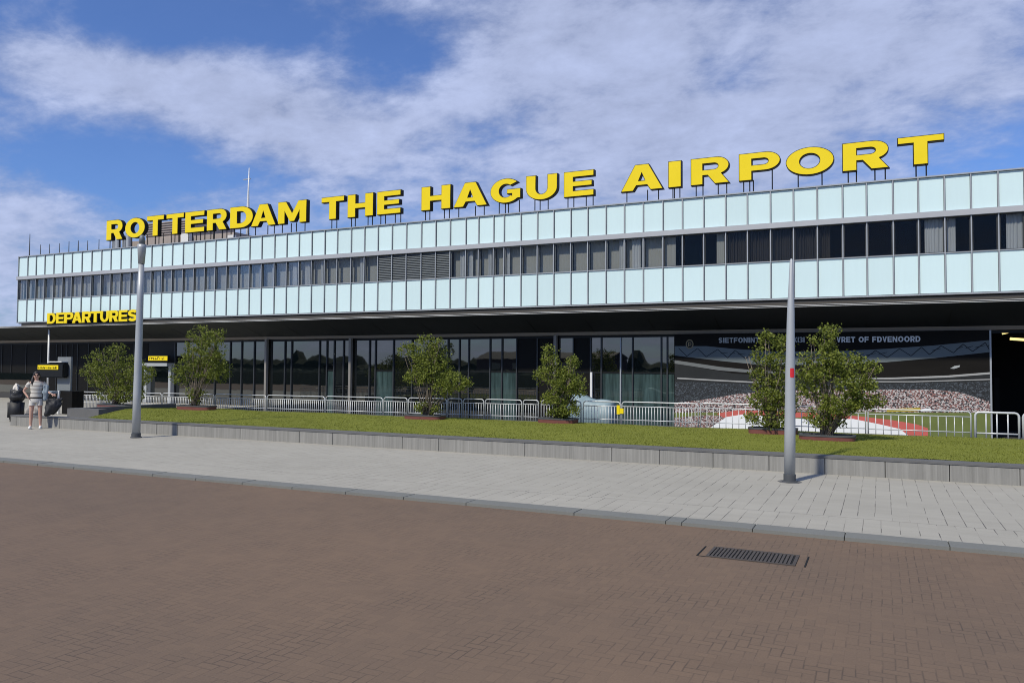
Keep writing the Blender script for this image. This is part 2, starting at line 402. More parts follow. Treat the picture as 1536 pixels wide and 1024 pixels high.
kb = MB(); cuts = [-90]+[-90+1.05*i for i in range(1, 56)]
kj = sorted([G(px, py).x for px, py in ((692, 756), (862, 768), (997, 782), (1024, 782), (1127, 795), (1266, 808), (1426, 822))])
ks = [kj[0]-1.05*i for i in range(60, 0, -1)]+kj+[kj[-1]+1.05*i for i in range(1, 12)]
for a, b in zip(ks, ks[1:]): kb.box(a+.004, b-.004, YK, YT, -.04, ZP+.001+random.uniform(-.0015, .0015))
struct(kb.build('kerb', 'kerb', bevel=.004))

# ------------------------------------------------------------------ low wall, lawn
joints = [G(px, 641+px*.0585).x for px in ()]
jpx = [16.4, 26, 90.2, 127, 164, 200, 236, 267, 361, 450, 499.6, 604, 658.6, 787.5, 917.8, 989.5, 1069.3, 1153, 1236.5, 1326.7, 1423, 1528.3]
jx = [W(px, 600, YW).x for px in jpx]; jx += [jx[-1]+1.1*i for i in range(1, 9)]
wall = thing('low_wall', 'low streaked concrete retaining wall with dark coping along the front of the lawn', 'wall', (jx[0], YW, ZP))
wall_o = Vector((jx[0], YW, ZP))
for a, b in zip(jx, jx[1:]):
    MB().box(a+.006, b-.006, YW, YW+.3, ZP-.03, ZW-.045).build('concrete_slab', 'concrete', wall, off=wall_o, bevel=.004)
MB().box(jx[0], jx[-1], YW-.012, YW+.32, ZW-.045, ZW).build('coping', 'cap', wall, off=wall_o, bevel=.006)
YL = 21.35
lx0 = G(118, 627, ZW).x; lxb = G(150, 612, ZW).x
NX, NY = 160, 24
lm = MB()
for j in range(NY+1):
    for i in range(NX+1):
        v = j/NY; x0 = lx0+(lxb-lx0)*v; x = x0+(jx[-1]-x0)*(i/NX); y = YW+.32+(YL-YW-.32)*v
        z = ZW-.006+.035*math.sin(v*PI)+.012*math.sin(x*1.3+y*2)+random.uniform(-.006, .006)
        lm.v.append((x, y, z))
for j in range(NY):
    for i in range(NX): a = j*(NX+1)+i; lm.f.append((a, a+1, a+NX+2, a+NX+1))
struct(lm.build('lawn', 'lawn', smooth=True))
edge = MB().box(lxb, jx[-1], YL, YL+.12, ZP-.01, ZW-.01)
tag(edge.build('lawn_edging', 'cap', bevel=.005), 'dark concrete edging strip along the back of the lawn under the barriers', 'edging')
gb = MB()
for k in range(75000):
    v = random.random()**1.25; x0 = lx0+(lxb-lx0)*v; xr = 4.4; x = x0+(xr-x0)*random.random(); y = YW+.3+(YL-YW-.3)*v
    h = random.uniform(.012, .032); a = random.uniform(0, PI); w = .008; z = ZW-.010+.035*math.sin(v*PI)+.012*math.sin(x*1.3+y*2)
    lx, ly = random.uniform(-.02, .02), random.uniform(-.02, .02); b = len(gb.v)
    gb.v += [(x-w*math.cos(a), y-w*math.sin(a), z), (x+w*math.cos(a), y+w*math.sin(a), z), (x+lx, y+ly, z+h)]; gb.f.append((b, b+1, b+2))
go = gb.build('grass', 'blade'); go['kind'] = 'stuff'
go['label'] = 'short green mown grass covering the raised strip of lawn'; go['category'] = 'grass'
# concrete block at the lawn's left end
p0, p1 = W(101, 612, 17.2), W(148, 612, 17.2)
e = MB().box(p0.x, p1.x, 17.2, 17.5, ZP-.01, p0.z)
e.box(p0.x, p0.x+.3, 17.5, 21.4, ZP-.01, p0.z-.004)
tag(e.build('end_wall', 'cap', off=(p0.x, 17.2, ZP)), 'plain grey concrete wall end closing off the left side of the lawn', 'wall')

# ------------------------------------------------------------------ terminal building
SC = .7024
YF = 27.0
YG = 28.6
def Z(z): return EYE+(z-EYE)*SC
zt, zb = Z(10.487), Z(5.237)
zl1, zl0 = Z(8.89), Z(8.63)
zw0 = Z(7.08); zs0 = zb
mx = [29.1,42.8,55.4,68.4,82,95.7,109.4,124.1,138.8,153.4,167.5,182.5,197.5,213,228.7,244.4,259.7,275.9,292.3,308.7,324.4,341.5,358.6,375.7,393.8,413,431.3,449.7,468.8,488.3,507,527.8,547.7,568,589.1,610.5,632.9,654.5,676.1,699.6,718.6,741.1,756.9,782.1,806.7,831.3,856.8,882.2,909.5,936.9,965.2,994.7,1023.8,1055.7,1088.5,1121.1,1155.7,1190,1225.6,1263.6,1299.5,1339,1376.8,1416.1,1455.7,1496.5,1536]
X = [W(px, 383-(px-29)*.088, YF).x for px in mx]
X += [X[-1]+.70*i for i in range(1, 8)]
BX0, BX1 = X[0], X[-1]
bld = thing('terminal_building', 'long low airport terminal clad in pale glass panels with dark glazed ground floor', 'building', (0, YF, 0))
BO = Vector((0, YF, 0))
def part(mb, name, mat, parent=bld, **k): return mb.build(name, mat, parent, off=BO, **k)
random.seed(11)
tones = []
for i, (a, b) in enumerate(zip(X, X[1:])):
    dy = random.uniform(0, .004)
    part(MB().box(a+.022, b-.022, YF+dy, YF+.03, zl1+.02, zt-.05), 'parapet_panel', 'panel')
    part(MB().box(a+.022, b-.022, YF+dy, YF+.03, zs0+.06, zw0-.03), 'spandrel_panel', 'panel')
for i, x in enumerate(X):
    m = MB().box(x-.017, x+.017, YF-.05, YF+.05, zs0+.045, zl0-.002)
    m.box(x-.017, x+.017, YF-.05, YF+.05, zl1+.002, zt-.045)
    part(m, 'mullion', 'mullion')
    part(MB().box(x-.026, x+.026, YF-.012, YF+.04, zs0+.05, zt-.05), 'shadow_gap', 'darkmullion')
part(MB().box(BX0-.02, BX1, YF-.06, YF+.5, zt-.042, zt), 'parapet_cap', 'mullion')
part(MB().box(BX0-.07, BX1, YF-.10, YF+.06, zl0, zl1), 'ledge', 'ledge', bevel=.008)
part(MB().box(BX0-.02, BX1, YF-.055, YF+.06, zs0, zs0+.042), 'bottom_rail', 'mullion')
part(MB().box(BX0, BX1, YF-.03, YF+.06, zw0-.028, zw0), 'window_sill', 'mullion')
# windows with what hangs behind them
def curtain(win, xa, xb, mat, kind, wave, y=YF+.16, z0=zw0+.01, z1=zl0-.01):
    n = max(6, int((xb-xa)/.018)); pts = []
    for k in range(n+1):
        x = xa+(xb-xa)*k/n; pts.append((x, y+wave*math.sin(x*70+3*math.sin(x*9))))
    m = MB()
    for x, yy in pts: m.v += [(x, yy, z0), (x, yy, z1)]
    for k in range(n): m.f.append((2*k, 2*k+2, 2*k+3, 2*k+1))
    part(m, kind, mat, win, smooth=True)
rnd = random.Random(4)
dark = {51: [(0, .6, 'blind')], 52: [], 53: [(.55, 1, 'blind')], 54: [(0, 1, 'darkblind')], 55: [(0, 1, 'darkblind')], 56: [(0, 1, 'darkblind')], 57: [(0, 1, 'darkblind')], 58: [(0, .5, 'darkblind')],
        59: [], 60: [], 61: [], 62: [(.22, 1, 'curtain')], 63: [(0, .42, 'curtain')], 64: [], 65: [(.3, 1, 'curtain')]}
for i, (a, b) in enumerate(zip(X, X[1:])):
    if 33 <= i < 38:
        g = part(MB().box(a+.03, b-.03, YF+.05, YF+.055, zw0-.02, zl0), 'louvre_grille', 'darkmullion'); m = MB()
        for k in range(15):
            z = zw0+.01+k*(zl0-zw0-.03)/15; m.prism([(a+.03, YF-.01, z), (a+.03, YF+.045, z+.05), (a+.03, YF+.045, z+.062), (a+.03, YF-.01, z+.012)], (b-a-.06, 0, 0))
        part(m, 'slats', 'louvre', g); continue
    w = part(MB().box(a+.03, b-.03, YF+.03, YF+.034, zw0, zl0), 'window', 'winglass')
    fr = MB(); t_ = .022
    for q in ((a+.018, a+.03+t_, zw0, zl0), (b-.03-t_, b-.018, zw0, zl0), (a+.03+t_, b-.03-t_, zw0, zw0+t_), (a+.03+t_, b-.03-t_, zl0-t_*1.6, zl0-.001)):
        fr.box(q[0], q[1], YF+.012, YF+.055, q[2], q[3])
    part(fr, 'frame', 'darkmullion' if i > 50 else 'louvre', w)
    if i in dark:
        for u0, u1, mt in dark[i]: curtain(w, a+.03+(b-a-.06)*u0, a+.03+(b-a-.06)*u1, mt, 'curtain' if mt == 'curtain' else 'blind', {'curtain': .018, 'darkblind': .045}.get(mt, .004))
    elif i <= 50:
        curtain(w, a+.02, b-.02, 'blind', 'blind', .003, YF+.24)  # full-width sheet added to give the pane its reflected-sky grey
        r = rnd.random()
        if r < .5:
            u = rnd.choice((0, .5, .62, .3)); wd = rnd.uniform(.22, .5); curtain(w, a+.03+(b-a)*u, min(b-.03, a+.03+(b-a)*(u+wd)), 'curtain', 'curtain', .022, YF+.11)
    elif rnd.random() < .5: curtain(w, a+.03, a+.03+(b-a)*.5, 'curtain', 'curtain', .02)
# body behind
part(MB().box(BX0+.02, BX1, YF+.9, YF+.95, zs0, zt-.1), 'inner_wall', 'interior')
part(MB().box(BX0, BX1, YF+.05, YF+13, zt-.2, zt-.11), 'roof', 'body')
part(MB().box(BX0, BX1, YF+.06, YF+13, zb-.04, zb-.001), 'floor_slab', 'interior')
m = MB().box(BX0, BX0+.2, YF+.06, YF+13, zb, zt-.2); m.box(BX1-.2, BX1, YF+.06, YF+13, zb, zt-.2); m.box(BX0+.2, BX1-.2, YF+12.8, YF+13, 0, zt-.2)
part(m, 'outer_wall', 'body')
# recessed band under the facade, canopy, soffit
YC = YF-.22
zc1, zc0 = Z(4.95), Z(4.84)
part(MB().box(BX0+.3, BX1, YF+.025, YF+.16, zc1+.035, zb-.041), 'recess_band', 'brown')
for i in range(0, len(X), 2):
    pass
CX0 = -60
part(MB().box(CX0, BX1, YC, YF+.02, zc1-.014, zc1), 'canopy_edge', 'white')
m = MB().box(CX0, BX1, YC+.05, YF+.05, zc0, zc1-.019); m.box(CX0, BX1, YF+.021, YF+.15, zc1-.02, zc1+.034); part(m, 'canopy_fascia', 'black')  # second box is a black strip put in as the shadow line above the edge
m = MB().box(CX0, BX1, YC+.01, YC+.045, zc1-.060, zc1-.047); part(m, 'canopy_drip_edge', 'white')
zbk = W(1000, 496, YG).z; zli = zbk-.13
def soffit():
    m = MB(); n = 40
    m.loft([[(CX0, YC+.06, zc0-.002), (CX0, YG-.05, zbk), (CX0, YG-.05, zbk+.06), (CX0, YC+.06, zc0+.04)], [(BX1, YC+.06, zc0-.002), (BX1, YG-.05, zbk), (BX1, YG-.05, zbk+.06), (BX1, YC+.06, zc0+.04)]])
    return m
part(soffit(), 'soffit', 'soffit')
x = -58
while x < BX1-.5:
    part(MB().prism([(x, YC+.1, zc0-.008), (x+.02, YC+.1, zc0-.008), (x+.02, YG-.09, zbk-.007), (x, YG-.09, zbk-.007)], (0, 0, .004)), 'soffit_joint', 'black'); x += 2.4
part(MB().box(CX0, BX1, YG-.08, YG+.1, zli, zbk-.001), 'lintel', 'lintel')
part(MB().box(CX0, BX1, YG+.02, YG+.08, zli-.10, zli-.001), 'head_frame', 'black')
# ground floor
zg1 = zli-.101
def gx(px): return W(px, 560, YG).x
ztr = W(950, 559, YG).z
XE = gx(222)
part(MB().box(CX0, XE-.02, YG, YG+.1, ZP, zg1), 'black_cladding', 'clad')
sx = CX0+.4; cj = MB()
while sx < XE-.3: cj.box(sx, sx+.03, YG-.03, YG-.001, ZP+.3, zg1-.01); sx += random.choice((.45, .9, 1.35))
part(cj, 'cladding_ribs', 'darkmullion')
part(MB().box(CX0, gx(62), YG-.4, YG-.04, ZP, W(5, 588, YG).z), 'plinth', 'terrace')
part(MB().box(CX0, gx(52), YG-.06, YG-.035, W(5, 588, YG).z+.01, W(5, 559, YG).z), 'low_window', 'shopglass')
# entrance between first two trees
ze = W(240, 549, YG).z
ent = part(MB().box(gx(222), gx(226), YG-.25, YG+.05, ZP, ze), 'entrance_frame', 'greyboard')
m = MB().box(gx(222), gx(262), YG-.5, YG+.05, ze, ze+.16); m.box(gx(258.5), gx(262), YG-.25, YG+.05, ZP, ze); part(m, 'entrance_hood', 'greyboard', ent)
part(MB().box(gx(226), gx(258.5), YG+.01, YG+.04, ZP, ze), 'entrance_door', 'shopglass', ent)
part(MB().box(gx(222)-.3, gx(262), YG+.01, YG+.05, ze+.17, zg1), 'transom_panel', 'black')
panes = [262, 281, 300, 322, 345, 362, 381, 402, 427, 437, 479, 490, 501, 515, 528, 554, 563, 590, 618, 645, 672, 689, 703, 735, 753, 775, 806, 835, 860, 886, 902, 931, 949, 992, 1001, 1012]
colpx = {402, 528, 835}
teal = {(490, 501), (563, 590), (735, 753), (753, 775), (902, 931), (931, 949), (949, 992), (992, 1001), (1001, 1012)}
for a, b in zip(panes, panes[1:]):
    xa, xb = gx(a)+.025, gx(b)-.025
    low = a >= 703 or (a, b) in teal
    part(MB().box(xa, xb, YG+.03+random.uniform(0, .006), YG+.045, ztr+.03 if low else ZT, zg1), 'glass_pane', 'clad' if a in (775, 806, 860) else 'shopglass')
    if not low:
        if a not in colpx: part(MB().box(gx(a)-.025, gx(a)+.025, YG-.03, YG+.05, ZT, zg1), 'glazing_bar', 'darkmullion')
        continue
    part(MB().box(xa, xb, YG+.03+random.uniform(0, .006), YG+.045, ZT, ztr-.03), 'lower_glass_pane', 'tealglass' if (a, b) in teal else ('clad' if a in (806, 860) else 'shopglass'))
    part(MB().box(xa-.05, xb+.05, YG+.015, YG+.028, ztr-.03, ztr+.03), 'transom', 'black')
    if a not in colpx: part(MB().box(gx(a)-.025, gx(a)+.025, YG-.03, YG+.05, ZT, zg1), 'glazing_bar', 'darkmullion' if a not in (381, 479, 931) else 'mullion')
for c in sorted(colpx): part(MB().box(gx(c)-.06, gx(c)+.06, YG-.2, YG-.05, ZT, zli-.005), 'column', 'column')
part(MB().box(gx(887), gx(890), YG-.15, YG-.05, ZT, W(888, 558, YG).z), 'door_post', 'white')
# dark opening right of the mural
XR = gx(1487)
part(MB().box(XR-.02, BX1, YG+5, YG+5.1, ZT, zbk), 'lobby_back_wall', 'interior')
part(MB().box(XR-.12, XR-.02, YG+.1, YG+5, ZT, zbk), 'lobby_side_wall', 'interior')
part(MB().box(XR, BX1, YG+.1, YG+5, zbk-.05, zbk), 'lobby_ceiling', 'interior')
m = MB().box(gx(1497), gx(1503), YG+4.7, YG+4.95, ZT, 2.6); m.box(gx(1520), gx(1530), YG+4.6, YG+4.95, ZT, 1.7); m.box(gx(1508), gx(1518), YG+4.9, YG+4.97, 1.7, 3.2)
part(m, 'lobby_counter', 'clad')
mm = MB().box(CX0, gx(1012)-.02, YG+.11, YG+.3, ZT, zli); mm.box(gx(1012)-.02, XR-.12, YG+.11, YG+.3, ZT, zbk-.002)
part(mm, 'backing_wall', 'black')
for (pa, pb) in (((1503, 499), (1523, 494)), ((1515, 507), (1545, 509))):
    a, b = W(*pa, YG+2.0), W(*pb, YG+2.0)
    l = thing('tube_lamp', 'lit yellow tube lamp, higher and more tilted of the two in the dark opening' if pa[0] == 1503 else 'lit yellow tube lamp lying level at the picture edge under the canopy', 'lamp', a, 0, 'tube lamps in the dark opening')
    MB().tube([a+Vector((0, 0, -.02)), b+Vector((0, 0, -.02))], .045, 10).build('lit_tube', 'lamp', l, off=a, smooth=True)
    m = MB().box(min(a.x, b.x)-.03, max(a.x, b.x)+.03, a.y-.05, a.y+.05, max(a.z, b.z)+.06, zbk-.05); m.build('housing', 'black', l, off=a)
# roof plant room
def wbox(mb, pxa, pxb, pyb, pyt, Y, d):
    a, b = W(pxa, pyb, Y), W(pxb, pyt, Y); return mb.box(a.x, b.x, Y, Y+d, min(zt-.15, a.z), b.z)
Yp = YF+3.0
pr = part(wbox(MB(), 196, 352, 375, 348, Yp, 5), 'plant_room', 'plant')
m = MB()
a, b = W(219, 350, Yp+.5), W(281, 329, Yp+.5)
up = part(MB().box(a.x, b.x, Yp+.5, Yp+4, W(219, 352, Yp).z-.3, b.z), 'louvred_housing', 'plant', pr)
zz = W(250, 350, Yp).z+.05
while zz < b.z-.05: m.box(a.x-.02, b.x+.02, Yp+.44, Yp+.499, zz, zz+.05); zz += .13
part(m, 'louvre_slats', 'plant', up)
m = MB(); xx = W(198, 350, Yp).x
while xx < W(350, 350, Yp).x: m.box(xx, xx+.04, Yp-.03, Yp-.001, zt, W(250, 349, Yp).z); xx += .62
part(m, 'cladding_seams', 'brown', pr)
part(wbox(MB(), 271, 284, 375, 349.5, Yp-.25, .2), 'white_duct', 'white', pr)
part(wbox(MB(), 341, 350, 375, 352, Yp-.25, .2), 'white_duct', 'white', pr)
for px, top in ((172, 352), (177, 347), (187, 356), (193, 351)):
    q = W(px, 372, Yp-.6); part(MB().lathe([(.14, zt-.15), (.14, W(px, top, Yp-.6).z), (.19, W(px, top, Yp-.6).z+.02), (.19, W(px, top, Yp-.6).z+.06)], q.x, q.y, 14), 'vent_pipe', 'post', smooth=False)

# mast and rods on the roof
q = W(371.5, 345, YF+4); t_ = W(373, 252, YF+4).z; zr = zt-.11
ms = thing('antenna_mast', 'thin white antenna mast with a small cross arm rising behind letters of ROTTERDAM', 'mast', (q.x, q.y, zr))
MB().tube([(0, 0, 0), (0, 0, (t_-zr)*.55), (0, 0, (t_-zr)*.72), (.03, 0, t_-zr)], [.09, .075, .045, .02], 8).build('pole', 'white', ms, smooth=True)
zc = W(370, 269, YF+4).z-zr
MB().box(-.36, .14, -.02, .02, zc-.025, zc+.025).build('cross_arm', 'post', ms)
m = MB()
for zz in (1.1, 1.9): m.lathe([(.10, zz), (.10, zz+.06)], 0, 0, 8)
m.build('collar', 'post', ms)
rods = [(44, 351, 'tallest dark rod on the roof edge near its left corner')]+[(px, py, l) for px, py, l in (
    (60.5, 367, 'short thin rod next to the tallest rod at the roof corner'), (74, 366, 'thin rod on the roof edge, third from the left corner'), (89, 365, 'thin rod on the roof edge, fourth from the left corner'),
    (103, 362, 'thin rod on the roof edge, fifth from the left corner'), (117, 361, 'slightly thicker rod on the roof edge, sixth from the left corner'), (131, 361, 'thin rod on the roof edge, seventh from the left corner'), (148, 359, 'faint grey rod on the roof nearest the first letter R'))]
for px, py, l in rods:
    q = W(px, 385, YF+.25); zt_ = W(px, py, YF+.25).z
    r = thing('roof_rod', l, 'rod', (q.x, q.y, zt), 0, 'rods along the roof edge')
    MB().tube([(0, 0, 0), (0, 0, zt_-zt)], [.032 if px in (44, 117) else .022, .015], 6).build('rod', 'collar', r)
    MB().box(-.06, .06, -.06, .06, 0, .02).build('foot', 'collar', r)

# ------------------------------------------------------------------ rooftop letters
YLET = YF+.25
LET = [('R', 159.6, 184, 'ROTTERDAM', 'first'), ('O', 187.7, 217.2, 'ROTTERDAM', ''), ('T', 220.3, 245.6, 'ROTTERDAM', 'left'), ('T', 249.5, 275.6, 'ROTTERDAM', 'right'),
       ('E', 277.7, 306.4, 'ROTTERDAM', ''), ('R', 310.3, 340.3, 'ROTTERDAM', 'second'), ('D', 345, 379.4, 'ROTTERDAM', ''), ('A', 376.5, 413.6, 'ROTTERDAM', ''), ('M', 417, 459.5, 'ROTTERDAM', ''),
       ('T', 482, 516, 'THE', ''), ('H', 521.3, 559.6, 'THE', ''), ('E', 565.6, 600.8, 'THE', ''),
       ('H', 632, 675.6, 'HAGUE', ''), ('A', 680.3, 730.6, 'HAGUE', ''), ('G', 735.6, 782, 'HAGUE', ''), ('U', 789.2, 835.6, 'HAGUE', ''), ('E', 846, 890.4, 'HAGUE', ''),
       ('A', 931.6, 994.2, 'AIRPORT', ''), ('I', 1002.5, 1021.5, 'AIRPORT', ''), ('R', 1036.4, 1093.8, 'AIRPORT', 'first'), ('P', 1108.6, 1170.2, 'AIRPORT', ''), ('O', 1179, 1250.8, 'AIRPORT', ''), ('R', 1263.7, 1333.4, 'AIRPORT', 'second'), ('T', 1346.5, 1416.3, 'AIRPORT', '')]
LEGS = dict(R=(.12, .30, .70, .92), O=(.25, .75), T=(.40, .62), E=(.1, .3, .72, .95), D=(.12, .4, .75), A=(.12, .62, .88), M=(.1, .42, .6, .9), H=(.1, .25, .75, .92), G=(.25, .45, .55, .9), U=(.25, .42, .68), I=(.3, .42, .85), P=(.1, .25, .34, .8))
for ch, a, b, word, nth in LET:
    f = (a-160)/1256; z1 = Z(12.66-.26*f); z0 = Z(11.20-.07*f)
    py = 345-(a-160)*.095
    xa, xb = W(a, py, YLET).x, W(b, py, YLET).x
    lab = {'first': 'first R', 'second': 'last R', 'left': 'first T', 'right': 'second T'}.get(nth, ch)
    if word == 'AIRPORT' and ch == 'R': lab = 'R before the P' if nth == 'first' else 'R before the final T'
    if word == 'ROTTERDAM' and ch == 'R': lab = 'R at its very start' if nth == 'first' else 'R between E and D'
    L = thing('sign_letter', f'big yellow rooftop letter {lab} in the word {word}', 'sign letter', (xa, YLET, zt), 0, 'yellow letters of the rooftop sign')
    glyph_obj('letter_body', ch, 0, .12, z0-zt, xb-xa, z1-z0, .2, 'black', L, .012)
    glyph_obj('letter_face', ch, 0, .005, z0-zt, xb-xa, z1-z0, .02, 'yellow', L, -.012)
    for u in LEGS[ch]:
        x = (xb-xa)*u; zz = (z0-zt) + {'O': .12, 'G': .1, 'U': .06}.get(ch, .02) + (.42*(z1-z0) if ch == 'P' and u > .5 else 0)
        if ch == 'O': zz += .06
        MB().tube([(x, .12, -.06), (x, .12, zz)], .021, 6).build('leg', 'black', L)

# departures sign on the canopy edge
YD = YC-.02
dw = [(70.9, 83.8), (84.5, 96), (96.5, 110), (108.5, 123), (123.3, 136.5), (135.8, 150.5), (150.5, 163.5), (164.2, 177.5), (178.3, 191.2), (192, 206)]
d0 = W(70.9, 486, YD)
ds = thing('departures_sign', 'small yellow DEPARTURES lettering standing on the canopy edge', 'sign', (d0.x, YD, zc1))
for ch, (a, b) in zip('DEPARTURES', dw):
    f = (a-70)/135; py = 478-5*f
    xa, xb = W(a, py, YD).x-d0.x, W(b, py, YD).x-d0.x
    za = W(a, 485.5-4.2*f, YD).z-zc1; zb_ = W(a, 469.6-5.5*f, YD).z-zc1
    bo = glyph_obj('letter', ch, xa, .0, za, xb-xa, zb_-za, .03, 'yellow', ds, 0, s=.30, b=.2)
    glyph_obj('letter_return', ch, xa+.025, .085, za-.02, xb-xa, zb_-za, .13, 'black', bo, .012, s=.30, b=.2)
MB().box(-.05, W(206, 473, YD).x-d0.x+.05, .01, .10, 0, W(140, 484, YD).z-zc1).build('base_rail', 'black', ds)

# canopy pole at the left
q = W(72, 560, YC+.4)
cp = thing('canopy_pole', 'slim white pole holding up the canopy behind the traveller', 'pole', (q.x, YC+.4, ZP))
MB().tube([(0, 0, 0), (0, 0, zc0-.03-ZP)], .05, 10).build('shaft', 'white', cp, smooth=True)
MB().box(-.12, .12, -.12, .12, 0, .03).build('base_plate', 'post', cp)

# yellow signs
def yellow_sign(name, label, px0, px1, py0, py1, Y, marks):
    a, b = W(px0, py1, Y), W(px1, py0, Y)
    o = thing(name, label, 'sign', (a.x, Y, a.z)); w, h = b.x-a.x, b.z-a.z
    MB().box(0, w, 0, .15, 0, h).build('sign_box', 'black', o)
    MB().box(.03, w-.03, -.012, -.001, .03, h-.03).build('sign_face', 'yellow', o)
    m = MB(); x = .12; r = random.Random(marks)
    while x < w-.2:
        ww = r.uniform(.05, .14); hh = h*r.uniform(.35, .5); z0 = h*.28
        m.box(x, x+.03, -.018, -.013, z0, z0+hh)
        if r.random() < .6: m.box(x+.031, x+ww, -.018, -.013, z0+hh-.04, z0+hh)
        if r.random() < .5: m.box(x+.031, x+ww, -.018, -.013, z0, z0+.04)
        x += ww+.05
    m.build('sign_marks', 'black', o); return o
yellow_sign('overdoor_sign', 'small yellow sign with dark marks above the grey framed door', 222, 252, 533, 541.5, YG-.55, 3)

# ------------------------------------------------------------------ ticket kiosk at the left
kq = G(84, 621); KY = kq.y
kio = thing('ticket_kiosk', 'black and grey information kiosk behind the wall with yellow header', 'kiosk', (kq.x, KY, ZP))
def kb_(name, mat, x0, x1, yb, yt, y0, y1, parent=kio, bevel=.01):
    a, b = W(x0, yb, KY), W(x1, yt, KY)
    return MB().box(a.x-kq.x, b.x-kq.x, y0, y1, max(0, a.z-ZP), b.z-ZP).build(name, mat, parent, bevel=bevel)
kb_('side_panel', 'kioskgrey', 76, 97.5, 586, 535, .25, .33)
kb_('base_cabinet', 'clad', 85, 101, 625, 587, .2, .7)
hd = kb_('header_box', 'black', 57, 95, 566, 544.5, 0, .24, bevel=.04)
kb_('header_roof', 'white', 73, 93, 543.2, 541.8, -.02, .24, hd, .003)
kb_('header_face', 'yellow', 57, 88, 554, 547.5, -.02, -.004, hd, .002)
hm = MB(); r_ = random.Random(9); xx = W(58, 550, KY).x-kq.x; z_ = W(70, 553, KY).z-ZP
while xx < W(87, 550, KY).x-kq.x-.03: hm.box(xx, xx+.018, -.027, -.021, z_, z_+r_.uniform(.05, .1)); xx += r_.uniform(.03, .07)
hm.build('header_marks', 'black', hd)
kb_('post', 'white', 81.5, 84.5, 625, 586, .1, .16)
a, b, c = W(81, 624, KY), W(81, 597, KY), W(66, 624, KY)
MB().prism([(a.x-kq.x, 0, .01), (b.x-kq.x, 0, b.z-ZP), (c.x-kq.x, 0, .01)], (0, .05, 0)).build('slanted_panel', 'white', kio)
kb_('shelf', 'jacket', 66, 83, 589.5, 586.5, -.15, .2)

# ------------------------------------------------------------------ lamp posts
def lamp(label, base, prof, red=None, head=None):
    o = thing('lamp_post', label, 'lamp post', base, 0, 'grey lamp posts on the pavement')
    MB().lathe(prof, 0, 0, 24).build('shaft', 'post', o, smooth=True)
    return o
b = G(204, 656); tp = W(213.5, 396, b.y).z-ZP; lean = (W(213.3, 362, b.y).x-b.x)*.6
o = thing('lamp_post', 'taller grey lamp post with a flared top beside the leftmost tree', 'lamp post', b, 0, 'grey lamp posts on the pavement')
zz = lambda py: W(210, py, b.y).z-ZP
MB().tube([(0, 0, .10), (.01, 0, 1.2), (.04, 0, zz(450)), (.055, 0, zz(396)-.01)], [.106, .100, .084, .074], 22).build('shaft', 'post', o, smooth=True)
MB().tube([(.055, 0, zz(396)), (.06, 0, zz(372)), (.062, 0, zz(367))], [.080, .108, .112], 22).build('lamp_head', 'post', o, smooth=True)
MB().tube([(.062, 0, zz(366.5)), (.064, 0, zz(357)), (.066, 0, zz(353))], [.075, .07, .04], 22).build('lamp_cap', 'louvre', o, smooth=True)
MB().lathe([(.14, 0), (.14, .02), (.118, .03), (.118, .115), (.1, .12)], 0, 0, 22).build('base_collar', 'collar', o)
b = G(1184.5, 722); o = thing('lamp_post', 'shorter grey tapering lamp post with a red sticker, standing at the right', 'lamp post', b, 0, 'grey lamp posts on the pavement')
zz = lambda py: W(1187, py, b.y).z-ZP
MB().tube([(0, 0, .11), (.01, 0, .9), (.02, 0, 1.9), (.035, 0, zz(470)), (.05, 0, zz(391)), (.05, 0, zz(388))], [.092, .090, .080, .062, .028, .012], 24).build('shaft', 'post', o, smooth=True)
MB().lathe([(.13, 0), (.13, .012), (.101, .02), (.101, .125), (.094, .13)], 0, 0, 24).build('base_collar', 'collar', o)
MB().lathe([(.2, -.002), (.2, .003)], 0, 0, 8).build('foot_plate', 'cap', o)
zr0, zr1 = zz(566), zz(552); st = MB(); A0 = math.atan2(-b.y, -b.x)
rings = []
for z in (zr0, zr0+.02, zr1-.02, zr1):
    w0 = .45 if z in (zr0, zr1) else .6
    rings.append([(.021+.083*math.cos(A0+.25+w0*(k/6)), .083*math.sin(A0+.25+w0*(k/6)), z) for k in range(-3, 7)])
for r in rings: st.ring(r)
n = len(rings[0])
for j in range(3):
    for k in range(n-1): st.f.append((j*n+k, j*n+k+1, (j+1)*n+k+1, (j+1)*n+k))
st.build('sticker', 'red', o, smooth=True)

